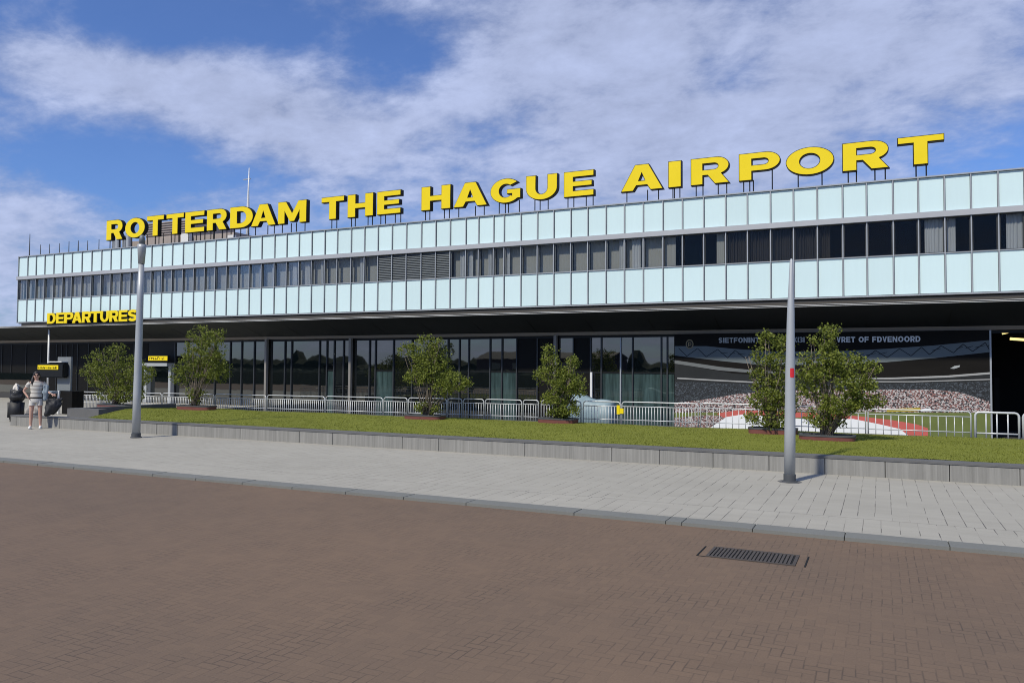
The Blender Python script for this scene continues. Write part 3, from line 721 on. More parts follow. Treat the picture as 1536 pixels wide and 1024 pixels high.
# ------------------------------------------------------------------ barriers
YB = 21.62
BZ = ZP
def barrier(x0, x1, ztop, label, sp=.09, r=.017, second=True, dy=0.0):
    o = thing('crowd_barrier', label, 'barrier', (x0, YB+dy, BZ), 0, 'steel crowd barriers behind the lawn')
    w, h = x1-x0-.03, ztop-BZ; c = min(.09, w*.15); lo = .14
    path = [(0, 0, lo)]+[(c-c*math.cos(t*PI/8), 0, h-c+c*math.sin(t*PI/8)) for t in range(5)]+[(w-c+c*math.sin(t*PI/8), 0, h-c+c*math.cos(t*PI/8)) for t in range(5)]+[(w, 0, lo)]
    MB().loft([[q for q in rr] for rr in [[(0, 0, 0)]]]) if False else None
    m = MB(); m.tube(path, r, 8); m.tube([(0, 0, lo), (w, 0, lo)], r, 8); m.build('frame', 'steel', o, smooth=True)
    m = MB().tube([(r, 0, h*.46), (w-r, 0, h*.46)], r*.75, 8)
    if second: m.tube([(r, 0, h-.13), (w-r, 0, h-.13)], r*.8, 8)
    m.build('rail', 'steel', o, smooth=True)
    n = max(2, round(w/sp)); m = MB()
    for k in range(1, n): m.tube([(w*k/n, 0, lo+r), (w*k/n, 0, h-(.13 if second else r))], r*.6, 6)
    m.build('bars', 'steel', o, smooth=True)
    for x in (w*.12, w*.88):
        MB().tube([(x, -.25, .01), (x, -.2, .06), (x, 0, lo+.01), (x, .2, .06), (x, .25, .01)], r*.8, 6).build('foot', 'steel', o, smooth=True)
    return o
bar = [(113, 152, 'short steel crowd barrier at the left end of the row, beside the leftmost tree'), (153, 199, 'steel crowd barrier hidden mostly behind the leftmost tree'), (200, 243, 'steel crowd barrier just right of the taller lamp post'),
       (244, 322, 'steel crowd barrier behind the second tree from the left'), (323, 400, 'steel crowd barrier just right of the second tree from the left'), (401, 488, 'steel crowd barrier in front of the first grey column'), (489, 575, 'steel crowd barrier in front of the second grey column'),
       (576, 612, 'short steel crowd barrier left of the third tree'), (613, 671, 'steel crowd barrier behind the third tree from the left'), (672, 694, 'very narrow steel crowd barrier just right of the third tree'), (695, 727, 'narrow steel crowd barrier, second to the right of the third tree'),
       (728, 784, 'steel crowd barrier standing midway between the third and fourth trees'), (785, 809, 'narrow steel crowd barrier just left of the fourth tree'), (812, 873, 'steel crowd barrier behind the fourth tree from the left'), (875, 932, 'steel crowd barrier in front of the blue grey covered heap'),
       (933, 1049, 'long steel crowd barrier left of the stadium mural'), (1051, 1190, 'long steel crowd barrier behind the fifth tree'), (1192, 1300, 'steel crowd barrier behind the sixth tree'), (1302, 1458, 'long sparse steel crowd barrier before the right half of the mural')]
for i, (a, b, l) in enumerate(bar):
    pt = 586.5+(a-113)*.0212 if a < 1000 else 603+(a-1050)*.0385
    barrier(W(a, 600, YB).x, W(b, 600, YB).x, W(a, 587+max(0, a-113)*.0188 if a < 1000 else 604.5+(a-1051)*.034, YB).z, l, .088 if a < 1000 else .17)
barrier(W(1463, 640, YB).x, W(1531, 640, YB).x, W(1463, 618, YB).z, 'sturdy single barrier with few bars beside the right edge of the mural', .25, .027, False)
barrier(W(1535, 640, YB).x, W(1640, 640, YB).x, W(1535, 620, YB).z, 'barrier cut off by the right edge of the picture', .25, .027, False)
# yellow tag, covered heap
q = W(925, 621, YB-.05); yt = thing('yellow_tag', 'small yellow plastic tag hanging on a barrier near the covered heap', 'tag', q)
MB().box(0, .09, 0, .02, 0, .26).build('strap', 'yellow', yt); MB().box(.10, .20, 0, .03, .02, .17).build('plate', 'yellow', yt)
a, b = W(858, 640, 24.2), W(922, 590, 24.2)
hp = MB(); n = 22; rings = []
for k in range(n+1):
    u = k/n; x = a.x+(b.x-a.x)*u; hh = (b.z-ZP)*(.95-.25*u*u+.05*math.sin(9*u)) * (1 if .02 < u < .98 else .9)
    rings.append([(x, 24.2-.45, ZT+.005), (x, 24.2-.42+.04*math.sin(20*u), ZP+hh*.8), (x, 24.2-.2, ZP+hh), (x, 24.2+.25, ZP+hh*.97), (x, 24.2+.5, ZT+.005)])
[q.__setitem__(i, (q[i][0], q[i][1], q[i][2])) for q in rings for i in range(0)]; hp.loft(rings); tag(hp.build('covered_heap', 'tarp', smooth=True, off=(a.x, 24.2, ZP)), 'low heap under a blue grey cover behind the barriers beside the fourth tree', 'covered heap')

# ------------------------------------------------------------------ mural (flat print on boards)
YM = YG-.35
ma, mb_ = W(1012, 640, YM), W(1486, 640, YM); mz0, mz1 = ZT+.02, zli-.02
mw = mb_.x-ma.x
mur = thing('stadium_mural', 'wide printed mural of a football stadium stand and crowd on the ground floor wall', 'mural', (ma.x, YM, mz0))
def mp(px, py): q = W(px, py, YM); return (min(max(q.x-ma.x, .0), mw), q.z-mz0)
def flat(name, mat, pts, lay):
    pp = [mp(*p) for p in pts]
    pp = [(x, max(0.0, min(mz1-mz0, z))) for x, z in pp]
    m = MB(); m.prism([(x, -.003*lay, z) for x, z in pp], (0, -.002, 0)); return m.build(name, mat, mur)
def crowdmat(name, cols, sc, thr):
    m, t, p = newmat(name); x, y, z = t.pos()
    v = t.new('ShaderNodeTexVoronoi'); t.link(t.vec(x, 0.0, z*1.3), v.inputs['Vector']); v.inputs['Scale'].default_value = sc
    sep = t.new('ShaderNodeSeparateColor'); t.link(v.outputs['Color'], sep.inputs[0]); r = N(t.nt, sep.outputs[0]); g = N(t.nt, sep.outputs[1])
    c = t.mix(r, cols[0], cols[1]); c = t.mix(g.gt(thr), c, cols[2]); c = t.mix((g*7.31).frac().gt(.72), c, cols[3])
    t.link(c, p.inputs['Base Color']); p.inputs['Roughness'].default_value = .7; return m
MT['crowd'] = crowdmat('print_crowd', ((.13, .07, .06), (.33, .16, .14), (.50, .47, .45), (.03, .03, .035)), 27, .5)
MT['seats'] = crowdmat('print_dark_stand', ((.012, .015, .018), (.03, .038, .045), (.07, .085, .10), (.008, .009, .01)), 32, .8)
MT['mstand'] = pm('print_charcoal', (.03, .032, .033), .8, 0, .3, 2, spec=.1)
MT['mbrown'] = pm('print_brown_black', (.012, .011, .010), .8, 0, .5, 2, (.3, 1, 2), spec=.1)
MT['mroof'] = pm('print_roof_grey', (.14, .165, .17), .75, 0, .2, 2, spec=.15)
MT['mline'] = pm('print_pale_line', (.35, .35, .34), .7)
MT['mdim'] = pm('print_dim_grey', (.16, .17, .17), .8, spec=.1)
MT['mgrey'] = pm('print_mid_grey', (.36, .38, .38), .7)
MT['mgreen'] = pm('print_pitch', (.13, .16, .04), .8, 0, .35, 3)
MT['mred'] = pm('print_red', (.52, .11, .09), .7, 0, .15, 2)
MT['mwhite'] = pm('print_white', (.8, .82, .82), .6, 0, .04)
MT['myellow'] = pm('print_yellow', (.5, .38, .03), .7)
MB().box(0, mw, -.002, .06, 0, mz1-mz0).build('mural_board', MT['mbrown'], mur)
MB().box(mw, mw+.05, -.02, .06, 0, mz1-mz0).build('edge_trim', 'mullion', mur)
flat('stand_roof', 'mroof', [(1012, 519), (1060, 519), (1100, 523), (1160, 527), (1250, 527), (1330, 523), (1400, 518), (1486, 510), (1486, 528), (1400, 537), (1330, 543), (1270, 546), (1200, 547), (1140, 547), (1080, 541), (1012, 533)], 1)
flat('front_tier', 'mstand', [(1012, 545), (1100, 560), (1200, 566), (1300, 568), (1486, 560), (1486, 602), (1012, 602)], 1)
flat('balcony_line', 'mdim', [(1012, 540), (1080, 550), (1140, 556), (1200, 558), (1200, 561), (1140, 560), (1080, 555.5), (1012, 545)], 3)
flat('balcony_line', 'mline', [(1260, 567), (1340, 566), (1420, 563), (1486, 558), (1486, 561), (1420, 566), (1340, 568.5), (1260, 568.5)], 3)
flat('balcony_line', 'mline', [(1016, 566), (1080, 569.5), (1150, 573), (1150, 575), (1080, 571.5), (1016, 568)], 3)
flat('balcony_line', 'mline', [(1260, 571.3), (1370, 571.5), (1486, 568), (1486, 569.5), (1370, 573), (1260, 573)], 4)
flat('upper_seats', 'seats', [(1012, 572), (1150, 577), (1260, 577), (1486, 572), (1486, 606), (1012, 610)], 2)
flat('crowd_print', 'crowd', [(1012, 604), (1050, 600), (1110, 590), (1200, 585), (1300, 584), (1400, 584), (1440, 588), (1465, 596), (1486, 602), (1486, 624), (1400, 622), (1200, 619), (1080, 618), (1012, 624)], 3)
flat('pitch_print', 'mgreen', [(1012, 619), (1200, 617), (1486, 619), (1486, 668), (1012, 668)], 4)
flat('crowd_print', 'crowd', [(1012, 626), (1060, 622), (1120, 627), (1080, 634), (1060, 645), (1040, 668), (1012, 668)], 5)
flat('yellow_strip', 'myellow', [(1330, 615), (1350, 612), (1380, 611.5), (1382, 616), (1330, 617.5)], 6)
flat('tent_print', 'mwhite', [(1381, 614), (1388, 612), (1396, 613), (1398, 617), (1381, 617)], 6)
flat('track_print', 'mred', [(1075, 620), (1105, 615), (1150, 616), (1220, 619), (1290, 624), (1340, 630), (1375, 636), (1392, 642), (1392, 668), (1365, 668), (1340, 643), (1290, 630), (1200, 626), (1130, 622), (1085, 626)], 6)
flat('boarding_print', 'mwhite', [(1062, 650), (1070, 638), (1090, 625), (1115, 621), (1150, 624), (1220, 629), (1280, 628), (1320, 636), (1350, 643), (1364, 654), (1364, 668), (1062, 668)], 7)
flat('flag_print', 'mgrey', [(1425, 552.5), (1432, 548.5), (1440, 547.5), (1439, 550.5), (1431, 553)], 5)
tm = MB(); r_ = random.Random(21)
def seg(mb, p, q, w, lay):
    a, b = Vector((mp(*p)[0], 0, mp(*p)[1])), Vector((mp(*q)[0], 0, mp(*q)[1])); d = (b-a).normalized(); n = Vector((-d.z, 0, d.x))*w
    mb.prism([a+n+Vector((0, -.003*lay, 0)), b+n+Vector((0, -.003*lay, 0)), b-n+Vector((0, -.003*lay, 0)), a-n+Vector((0, -.003*lay, 0))], (0, -.002, 0))
def rooftop(px): return 519+8*math.sin(max(0, min(1, (px-1040)/300))*PI*.62) if px < 1250 else 527-(px-1250)*.072
px = 1018; up_ = True
while px < 1478:
    st_ = r_.uniform(11, 19); t0 = rooftop(px)+3; t1 = rooftop(px+st_)+3
    seg(tm, (px, t0+(0 if up_ else 12)), (px+st_, t1+(12 if up_ else 0)), .012, 2)
    if r_.random() < .4: seg(tm, (px+4, t0+6), (px+st_, t1+4), .008, 2.8)
    px += st_; up_ = not up_
tm.build('roof_truss', 'mstand', mur)
tz = lambda py: W(1200, py, YM).z-mz0
def mtext(txt, a, b, py0, py1):
    z0, z1 = W((a+b)/2, py1, YM).z-mz0, W((a+b)/2, py0, YM).z-mz0
    text_mesh('lettering', txt, mp(a, py0)[0], mp(b, py0)[0], -.012, z0, z1-z0, .01, 'mgrey' if a < 1200 else 'mtxt', mur)
MT['mtxt'] = pm('print_letter_grey', (.62, .64, .64), .7)
mtext('SIETFONINT', 1078, 1139, 506, 514)
mtext('KI3I', 1191, 1207, 505.5, 513.5)
mtext('VRET OF FDVENOORD', 1255, 1380.5, 504.5, 513)
q = mp(1034.5, 516); em = MB()
for r1, r0, ly in ((.20, .155, -.012), (.13, .0, -.012)):
    pass
ring = MB(); n = 28
ring.loft([[(q[0]+.14*math.cos(a)*1.0, yy, q[1]+.17*math.sin(a)) for a in (2*PI*k/n for k in range(n))] for yy in (-.006, -.012)])
eb = ring.build('emblem', pm('print_emblem_tan', (.22, .18, .10), .7), mur)
MB().loft([[(q[0]+.105*math.cos(a), yy, q[1]+.13*math.sin(a)) for a in (2*PI*k/n for k in range(n))] for yy in (-.0125, -.016)]).build('emblem_centre', 'mstand', eb)
em = MB(); em.box(q[0]-.05, q[0]-.025, -.02, -.0165, q[1]-.08, q[1]+.07); em.box(q[0]-.024, q[0]+.04, -.02, -.0165, q[1]+.045, q[1]+.07); em.box(q[0]+.041, q[0]+.06, -.02, -.0165, q[1]-.03, q[1]+.045); em.box(q[0]-.02, q[0]+.04, -.02, -.0165, q[1]-.055, q[1]-.03)
em.build('emblem_mark', pm('print_emblem_gold', (.3, .24, .12), .7), eb)

# ------------------------------------------------------------------ trees in planters
TREES = [
 ('rounded bushy tree in a low planter, leftmost of the row beside the taller lamp post', 174, 608, 150, 197, 612, [(165, 543, 26, 24), (148, 560, 24, 20), (186, 560, 30, 28), (208, 560, 16, 18), (168, 592, 26, 14), (178, 524, 10, 9), (160, 572, 30, 20), (190, 590, 24, 14)], 3600),
 ('tall narrow upright tree in front of the grey framed door', 292, 607, 268, 322, 614, [(302, 505, 17, 18), (322, 518, 16, 24), (295, 530, 24, 28), (309, 556, 29, 24), (272, 562, 14, 20), (284, 548, 14, 16), (296, 592, 13, 14), (326, 548, 12, 20), (330, 505, 8, 12), (300, 545, 30, 30)], 4200),
 ('lopsided tree with a low branch reaching right, between second and third grey columns', 640, 622, 608, 668, 628, [(638, 510, 11, 9), (613, 525, 16, 11), (660, 520, 11, 14), (645, 545, 30, 22), (630, 565, 22, 13), (682, 573, 26, 16), (640, 530, 20, 16), (644, 611, 20, 11), (668, 583, 16, 12), (655, 560, 22, 16)], 3800),
 ('small stepped tree standing beside the blue grey covered heap', 838, 627, 807, 868, 633, [(822, 526, 9, 10), (826, 541, 14, 11), (858, 545, 10, 14), (828, 562, 30, 15), (850, 574, 26, 18), (872, 582, 12, 14), (836, 598, 26, 12), (852, 612, 22, 12), (838, 620, 18, 8)], 3400),
 ('dense tree left of and behind the red stickered lamp post, before the mural', 1160, 642, 1120, 1200, 650, [(1147, 508, 15, 10), (1172, 515, 17, 13), (1140, 534, 12, 14), (1165, 542, 22, 15), (1121, 537, 5, 6), (1136, 560, 16, 9), (1172, 570, 26, 18), (1150, 598, 28, 18), (1160, 628, 34, 13), (1125, 627, 10, 7), (1175, 600, 24, 24), (1150, 578, 20, 12)], 4600),
 ('largest tree with wide spreading branches, right of the red stickered lamp post', 1240, 650, 1195, 1288, 660, [(1243, 499, 15, 10), (1217, 511, 9, 7), (1240, 520, 16, 14), (1208, 536, 12, 13), (1225, 560, 30, 14), (1268, 548, 34, 22), (1309, 551, 13, 9), (1282, 578, 34, 16), (1316, 600, 13, 9), (1218, 582, 24, 16), (1258, 606, 38, 16), (1225, 626, 22, 14), (1290, 606, 20, 9), (1240, 540, 24, 18), (1250, 632, 20, 10)], 6200)]
def tree(i, label, bx, by, pa, pb, pyb, blobs, nl):
    rn = random.Random(100+i)
    A, B = G(pa, pyb, ZW+.03), G(pb, pyb, ZW+.03); Y = (A.y+B.y)/2+.25
    A, B = W(pa, pyb-3, Y), W(pb, pyb-3, Y); cx = (A.x+B.x)/2; hw = (B.x-A.x)/2*.9; zp = ZW+.01
    ph = W(bx, pyb-8.5, Y).z-zp; ph = max(.09, min(.22, ph))*(.72 if i < 4 else 1)
    names = ['leftmost tree', 'tall narrow second tree', 'lopsided third tree', 'small stepped fourth tree', 'dense tree behind the right lamp post', 'largest tree at the right']
    pl = thing('planter', f'low red brown planter under the {names[i]}', 'planter', (cx, Y, zp), 0, 'low planters on the lawn')
    def rr(ex, z, hy=.30):
        return [(math.copysign(abs(math.cos(a))**.5, math.cos(a))*(hw+ex), math.copysign(abs(math.sin(a))**.5, math.sin(a))*(hy+ex), z) for a in (2*PI*k/36 for k in range(36))]
    MB().loft([rr(0, -.03), rr(.01, ph-.02), rr(.01, ph), rr(-.05, ph), rr(-.05, ph-.04)], cap=False).build('tub', 'planter', pl)
    MB().loft([rr(.018, ph-.03), rr(.018, ph+.008), rr(-.055, ph+.008), rr(-.055, ph-.03)], cap=False, closed=True).build('rim', 'collar', pl)
    MB().loft([rr(-.052, ph-.06), rr(-.052, ph-.02)]).build('soil', 'soil', pl)
    base = Vector((W(bx, by, Y).x, Y, zp+ph-.02))
    t = thing('tree', label, 'tree', base, 0, 'small trees on the lawn')
    bl = []
    for (px, py, rx, ry) in blobs:
        c = W(px, py, Y); e = W(px+rx, py, Y); e2 = W(px, py-ry, Y)
        RX, RZ = abs(e.x-c.x)*.92, abs(e2.z-c.z)*.92; bl.append((c-base+Vector((0, rn.uniform(-.35, .35)*RX, 0)), RX, min(RX, .5), RZ))
    tr = MB()
    for k, (c, RX, RY, RZ) in enumerate(bl):
        for q in range(3):
            s0 = Vector((rn.uniform(-.13, .13), rn.uniform(-.1, .1), -.02)); e = c+Vector((rn.uniform(-.6, .6)*RX, rn.uniform(-.6, .6)*RY, rn.uniform(-.1, .75)*RZ))
            m1 = s0.lerp(e, .35)+Vector((rn.uniform(-.05, .05), rn.uniform(-.05, .05), .07)); m2 = s0.lerp(e, .7)+Vector((rn.uniform(-.06, .06), rn.uniform(-.06, .06), .03))
            r0 = rn.uniform(.012, .022); tr.tube([s0, m1, m2, e], [r0, r0*.75, r0*.5, r0*.2], 5)
            for w in range(2):
                p = m2.lerp(e, rn.random()); e3 = p+Vector((rn.uniform(-1, 1)*RX*.6, rn.uniform(-1, 1)*RY*.6, rn.uniform(-.2, .7)*RZ)); tr.tube([p, p.lerp(e3, .5)+Vector((0, 0, .02)), e3], [r0*.4, r0*.3, r0*.12], 4)
    tr.build('trunk', 'bark', t, smooth=True)
    # twig tips gather the leaves into clumps so that gaps stay open between them
    vol = [a*b*c_ for _, a, b, c_ in bl]; tips = []
    nt = int(nl*(2.5 if i == 0 else 2.1 if i < 4 else 1.35))//13
    for k in range(nt):
        c, a, b_, c2 = rn.choices(bl, [v**.75 for v in vol])[0]
        while True:
            d = Vector((rn.uniform(-1, 1), rn.uniform(-1, 1), rn.uniform(-1, 1)))
            if .05 < d.length < 1: break
        d = d*(d.length**-.35 if rn.random() < .8 else 1.1)
        tips.append(c+Vector((d.x*a, d.y*b_, d.z*c2)))
    lf = MB()
    for p in tips:
        sp = rn.uniform(.04, .10); up = Vector((rn.uniform(-.7, .7), rn.uniform(-.7, .7), 1)).normalized()
        for q in range(rn.randint(9, 17)):
            o = p+Vector((rn.gauss(0, sp*.7), rn.gauss(0, sp*.7), rn.gauss(0, sp*.65)))
            d = (Vector((rn.gauss(0, 1), rn.gauss(0, 1), rn.gauss(0, .7)))+up*.8).normalized(); L = rn.uniform(.045, .082); wd = L*rn.uniform(.26, .4)
            sd = d.cross(Vector((rn.gauss(0, 1), rn.gauss(0, 1), rn.gauss(0, 1)))).normalized(); nn = d.cross(sd)*L*.14
            b0 = len(lf.v); lf.v += [o-d*L*.5, o+sd*wd+nn, o+d*L*.5, o-sd*wd+nn]; lf.f += [(b0, b0+1, b0+2), (b0, b0+2, b0+3)]
    me = bpy.data.meshes.new('crown'); me.from_pydata([tuple(v) for v in lf.v], [], lf.f); me.materials.append(MT['leaf'])
    ob = bpy.data.objects.new('crown', me); C.objects.link(ob); ob.parent = t
for i, a in enumerate(TREES): tree(i, *a)

# ------------------------------------------------------------------ drain in the road
q = G(1129, 834, 0); dg = thing('drain_grate', 'dark slotted iron drain grate set in the brown brick road', 'drain', (q.x, q.y, .0))
a, b = G(1069, 830, 0)-q, G(1190, 838, 0)-q; hx, hy = .41, .21
MB().box(-hx, hx, -hy, hy, .001, .003).build('drain_pit', 'pit', dg)
m = MB()
for q4 in ((-hx-.03, -hx, -hy-.03, hy+.03), (hx, hx+.03, -hy-.03, hy+.03), (-hx, hx, hy, hy+.03), (-hx, hx, -hy-.03, -hy)): m.box(q4[0], q4[1], q4[2], q4[3], .0, .012)
m.build('frame', MT['groundiron'], dg)
m = MB(); x = -hx+.012; r_ = random.Random(3)
while x < hx-.02: m.box(x, x+r_.uniform(.022, .027), -hy+.002, hy-.002, .003, .0105); x += .038
m.build('grate_bars', MT['groundiron'], dg)
m = MB()
for sx in (-1, 1):
    xx = sx*(hx+.12); m.box(xx-.008, xx+.008, -hy-.02, hy+.02, .0, .006); 
m.box(-hx-.11, -hx-.03, -hy-.03, -hy-.018, .0, .005)
m.build('edge_strip', MT['pit'], dg)

# ------------------------------------------------------------------ traveller with luggage
def skin(name, verts, edges, rad, mat, parent, sub=2):
    me = bpy.data.meshes.new(name); me.from_pydata(verts, edges, []); me.update(); me.materials.append(MT[mat] if isinstance(mat, str) else mat)
    o = bpy.data.objects.new(name, me); C.objects.link(o); o.parent = parent
    md = o.modifiers.new('Skin', 'SKIN'); md.use_smooth_shade = True
    for v, r in zip(me.skin_vertices[0].data, rad): v.radius = r if isinstance(r, tuple) else (r, r)
    me.skin_vertices[0].data[0].use_root = True
    if sub: s = o.modifiers.new('Subdivision', 'SUBSURF'); s.levels = s.render_levels = sub
    return o
pq = G(53, 642.5)
per = thing('person', 'person with long dark hair in striped top and pale shorts, hand on hip', 'person', pq, math.radians(52))
V, E, Rr = [], [], []
def nd(p, r, parent=None):
    V.append(p); Rr.append(r); i = len(V)-1
    if parent is not None: E.append((parent, i))
    return i
pel = nd((0, 0, .92), (.135, .10)); wst = nd((0, 0, 1.08), (.115, .085), pel); chs = nd((0, .005, 1.28), (.145, .10), wst); shd = nd((0, .01, 1.38), (.10, .075), chs)
nk = nd((0, .005, 1.455), .048, shd); jaw = nd((0, -.012, 1.53), (.062, .068), nk); hdv = nd((0, 0, 1.60), (.076, .09), jaw); crn = nd((0, .01, 1.665), (.052, .062), hdv)
nd((0, -.098, 1.565), .014, hdv)                # nose
for s in (-1, 1): nd((s*.086, .012, 1.575), .015, hdv)  # ears
def hand(w, d, side, par):
    d = Vector(d).normalized(); sd = Vector(side).normalized(); w = Vector(w)
    pm_ = nd(tuple(w+d*.045), (.034, .016), par)
    for k, (off, L) in enumerate(((-.030, .062), (-.011, .072), (.009, .067), (.027, .052))):
        k1 = nd(tuple(w+d*.085+sd*off), .0095, pm_); k2 = nd(tuple(w+d*(.085+L*.55)+sd*off*1.1+Vector((0, .008, 0))), .0088, k1); nd(tuple(w+d*(.085+L)+sd*off*1.1+Vector((0, .022, 0))), .0075, k2)
    t1 = nd(tuple(w+d*.03-sd*.042), .011, pm_); nd(tuple(w+d*.07-sd*.06+Vector((0, -.012, 0))), .009, t1)
sR = nd((-.17, .01, 1.365), .05, shd); eR = nd((-.335, .06, 1.13), .036, sR); wR = nd((-.225, -.03, .975), .025, eR); hand((-.225, -.03, .975), (.45, -.25, -.55), (.3, .9, 0), wR)
sL = nd((.17, .01, 1.365), .05, shd); eL = nd((.27, -.02, 1.12), .036, sL); wL = nd((.40, -.12, 1.04), .025, eL); hand((.40, -.12, 1.04), (.8, -.45, -.25), (0, .4, .9), wL)
for s in (-1, 1):
    hp_ = nd((s*.095, 0, .86), .088, pel); kn = nd((s*.115, -.01, .49), .056, hp_); cf_ = nd((s*.12, .015, .35), .054, kn); an = nd((s*.125, .01, .09), .034, cf_); nd((s*.135, -.10, .035), (.034, .028), an)
skin('body', V, E, Rr, 'skin', per)
def erings(spec, n=20): return [[(cx+rx*math.cos(a), cy+ry*math.sin(a), z) for a in (2*PI*k/n for k in range(n))] for cx, cy, z, rx, ry in spec]
MB().loft(erings([(0, 0, .87, .170, .125), (0, 0, .95, .165, .125), (0, 0, 1.08, .142, .108), (0, .003, 1.22, .164, .118), (0, .008, 1.33, .185, .110), (0, .01, 1.395, .165, .09), (0, .008, 1.43, .08, .065)]), cap=False).build('striped_top', 'striped', per, smooth=True)
sh = MB()
sh.loft(erings([(0, 0, .93, .158, .118), (0, 0, .87, .172, .128), (0, .005, .80, .184, .128), (0, .005, .775, .175, .12)]), cap=True)
for s in (-1, 1): sh.loft(erings([(s*.092, .003, .84, .090, .110), (s*.10, .0, .70, .090, .105)]), cap=False)
sh.build('shorts', 'shorts', per, smooth=True)
MB().loft(erings([(0, 0, .905, .173, .129), (0, 0, .935, .172, .129)]), cap=False).build('belt', 'black', per, smooth=True)
for s in (-1, 1):
    slv = [Vector((s*.15, .01, 1.375)), Vector((s*.215, .02, 1.30)), Vector((s*.245, .03, 1.25))]; MB().tube(slv, [.075, .066, .064], 12, cap=False).build('sleeve', 'striped', per, smooth=True)
hr = MB(); hr.loft(erings([(0, .03, 1.30, .03, .02), (-.03, .055, 1.36, .085, .04), (-.02, .055, 1.46, .10, .055), (0, .045, 1.56, .10, .075), (0, .032, 1.62, .098, .088), (0, .02, 1.68, .085, .085), (0, .012, 1.715, .045, .05), (0, .012, 1.722, .01, .01)], 22))
hr.build('hair', 'hair', per, smooth=True)
MB().tube([(-.085, .03, 1.60), (-.10, -.01, 1.50), (-.105, -.05, 1.38), (-.10, -.08, 1.30)], [.02, .035, .04, .012], 8).build('hair_lock', 'hair', per, smooth=True)
m = MB()
for s in (-1, 1): m.loft([[(s*.034+.027*math.cos(a), yy, 1.602+.021*math.sin(a)) for a in (2*PI*k/14 for k in range(14))] for yy in (-.094, -.086)])
m.box(-.01, .01, -.093, -.088, 1.606, 1.612); m.build('sunglasses', 'black', per)
MB().box(-.022, .022, -.083, -.076, 1.527, 1.534).build('mouth', pm('lips', (.35, .1, .09), .5), per)
for s in (-1, 1):
    MB().loft([[(s*.135+.047*math.cos(a)*k1, -.05+.125*math.sin(a)*k1, z) for a in (2*PI*q/18 for q in range(18))] for z, k1 in ((0, .97), (.03, 1), (.055, .92), (.085, .55))]).build('shoe', 'white', per, smooth=True)
# bag held by the person, jacket over the arm
th = math.radians(52)
def onper(x, y, z): return Vector((pq.x+x*math.cos(th)-y*math.sin(th), pq.y+x*math.sin(th)+y*math.cos(th), ZP+z))
bq = onper(.43, -.13, .0)
bag = thing('shoulder_bag', 'slack black bag hanging from the forearm of the person', 'bag', bq+Vector((0, 0, .50)), th)
crumple(MB().loft([[(cx+rx*math.cos(a), ry*math.sin(a), z) for a in (2*PI*k/18 for k in range(18))] for cx, z, rx, ry in ((-.10, -.12, .05, .04), (-.06, -.06, .12, .08), (0, .08, .18, .10), (.04, .24, .22, .10), (.05, .36, .21, .06), (.05, .39, .2, .02))]).build('bag_body', 'bagblack', bag, smooth=True), .05, 6, 1)
MB().tube([(-.12, 0, .38), (-.08, 0, .52), (-.03, 0, .555), (.02, 0, .52), (.12, 0, .38)], .014, 8).build('strap', 'bagblack', bag, smooth=True)
jq = onper(.26, -.04, 1.0)
jk = MB().loft([[(cx+rx*math.cos(a), ry*math.sin(a), z) for a in (2*PI*k/16 for k in range(16))] for cx, z, rx, ry in ((0, -.16, .06, .03), (0, -.05, .075, .045), (.0, .15, .085, .06), (-.02, .26, .075, .06), (-.03, .31, .03, .03))])
jo = crumple(jk.build('jacket', 'jacket', smooth=True), .05, 8, 5); jo.location = jq; jo.rotation_euler = (0, 0, th); tag(jo, 'blue grey jacket slung over the left arm of the person', 'jacket')
# luggage pile left of the person
lq = G(15, 633)
rz = math.radians(40)
sc = thing('suitcase', 'black wheeled suitcase standing on the pavement left of the person', 'suitcase', lq+Vector((-.10, .25, 0)), rz)
crumple(MB().box(-.235, .235, -.15, .15, .08, .72).build('shell', 'bagblack', sc, bevel=.07), .03, 4, 2, 1)
for s in (-1, 1):
    MB().tube([(s*.15-.02, 0, .045), (s*.15+.02, 0, .045)], .045, 14).build('wheel', 'black', sc)
m = MB().tube([(-.1, .1, .7), (-.1, .1, .86), (.1, .1, .86), (.1, .1, .7)], .012, 8); m.build('handle', 'post', sc)
sb = thing('travel_bag', 'bulging black travel bag lying on top of the black suitcase', 'bag', lq+Vector((-.04, .25, .722)), rz)
crumple(MB().loft([[(x, .16*k1*math.cos(a), .19+.19*k1*math.sin(a)) for a in (2*PI*k/18 for k in range(18))] for x, k1 in ((-.20, .6), (-.17, 1.0), (-.05, 1.25), (.08, 1.2), (.17, .95), (.20, .6))]).build('bag_body', 'bagblack', sb, smooth=True), .05, 6, 1)
MB().tube([(-.12, -.02, .37), (-.09, -.03, .44), (.09, -.03, .44), (.12, -.02, .37)], .013, 8).build('handle', 'bagblack', sb, smooth=True)
cq = lq+Vector((-.04, .25, 1.10)); cl = MB(); n = 16
cl.loft([[((.12+.02*math.sin(3*a))*k1*math.cos(a)-.02, (.11)*k1*math.sin(a)-.03, z) for a in (2*PI*k/n for k in range(n))] for z, k1 in ((-.13, 1.15), (-.02, .95), (.08, .8), (.15, .5), (.18, .1))])
c_ = crumple(cl.build('cloth_bundle', 'cloth', smooth=True), .06, 9, 3); c_.location = cq; c_.rotation_euler = (0, 0, rz); tag(c_, 'crumpled pale cloth bundle on top of the black travel bag', 'cloth')
bq = G(31, 634); bb = thing('canvas_bag', 'beige canvas bag on the ground between suitcase and person', 'bag', bq+Vector((-.12, .5, 0)), rz)
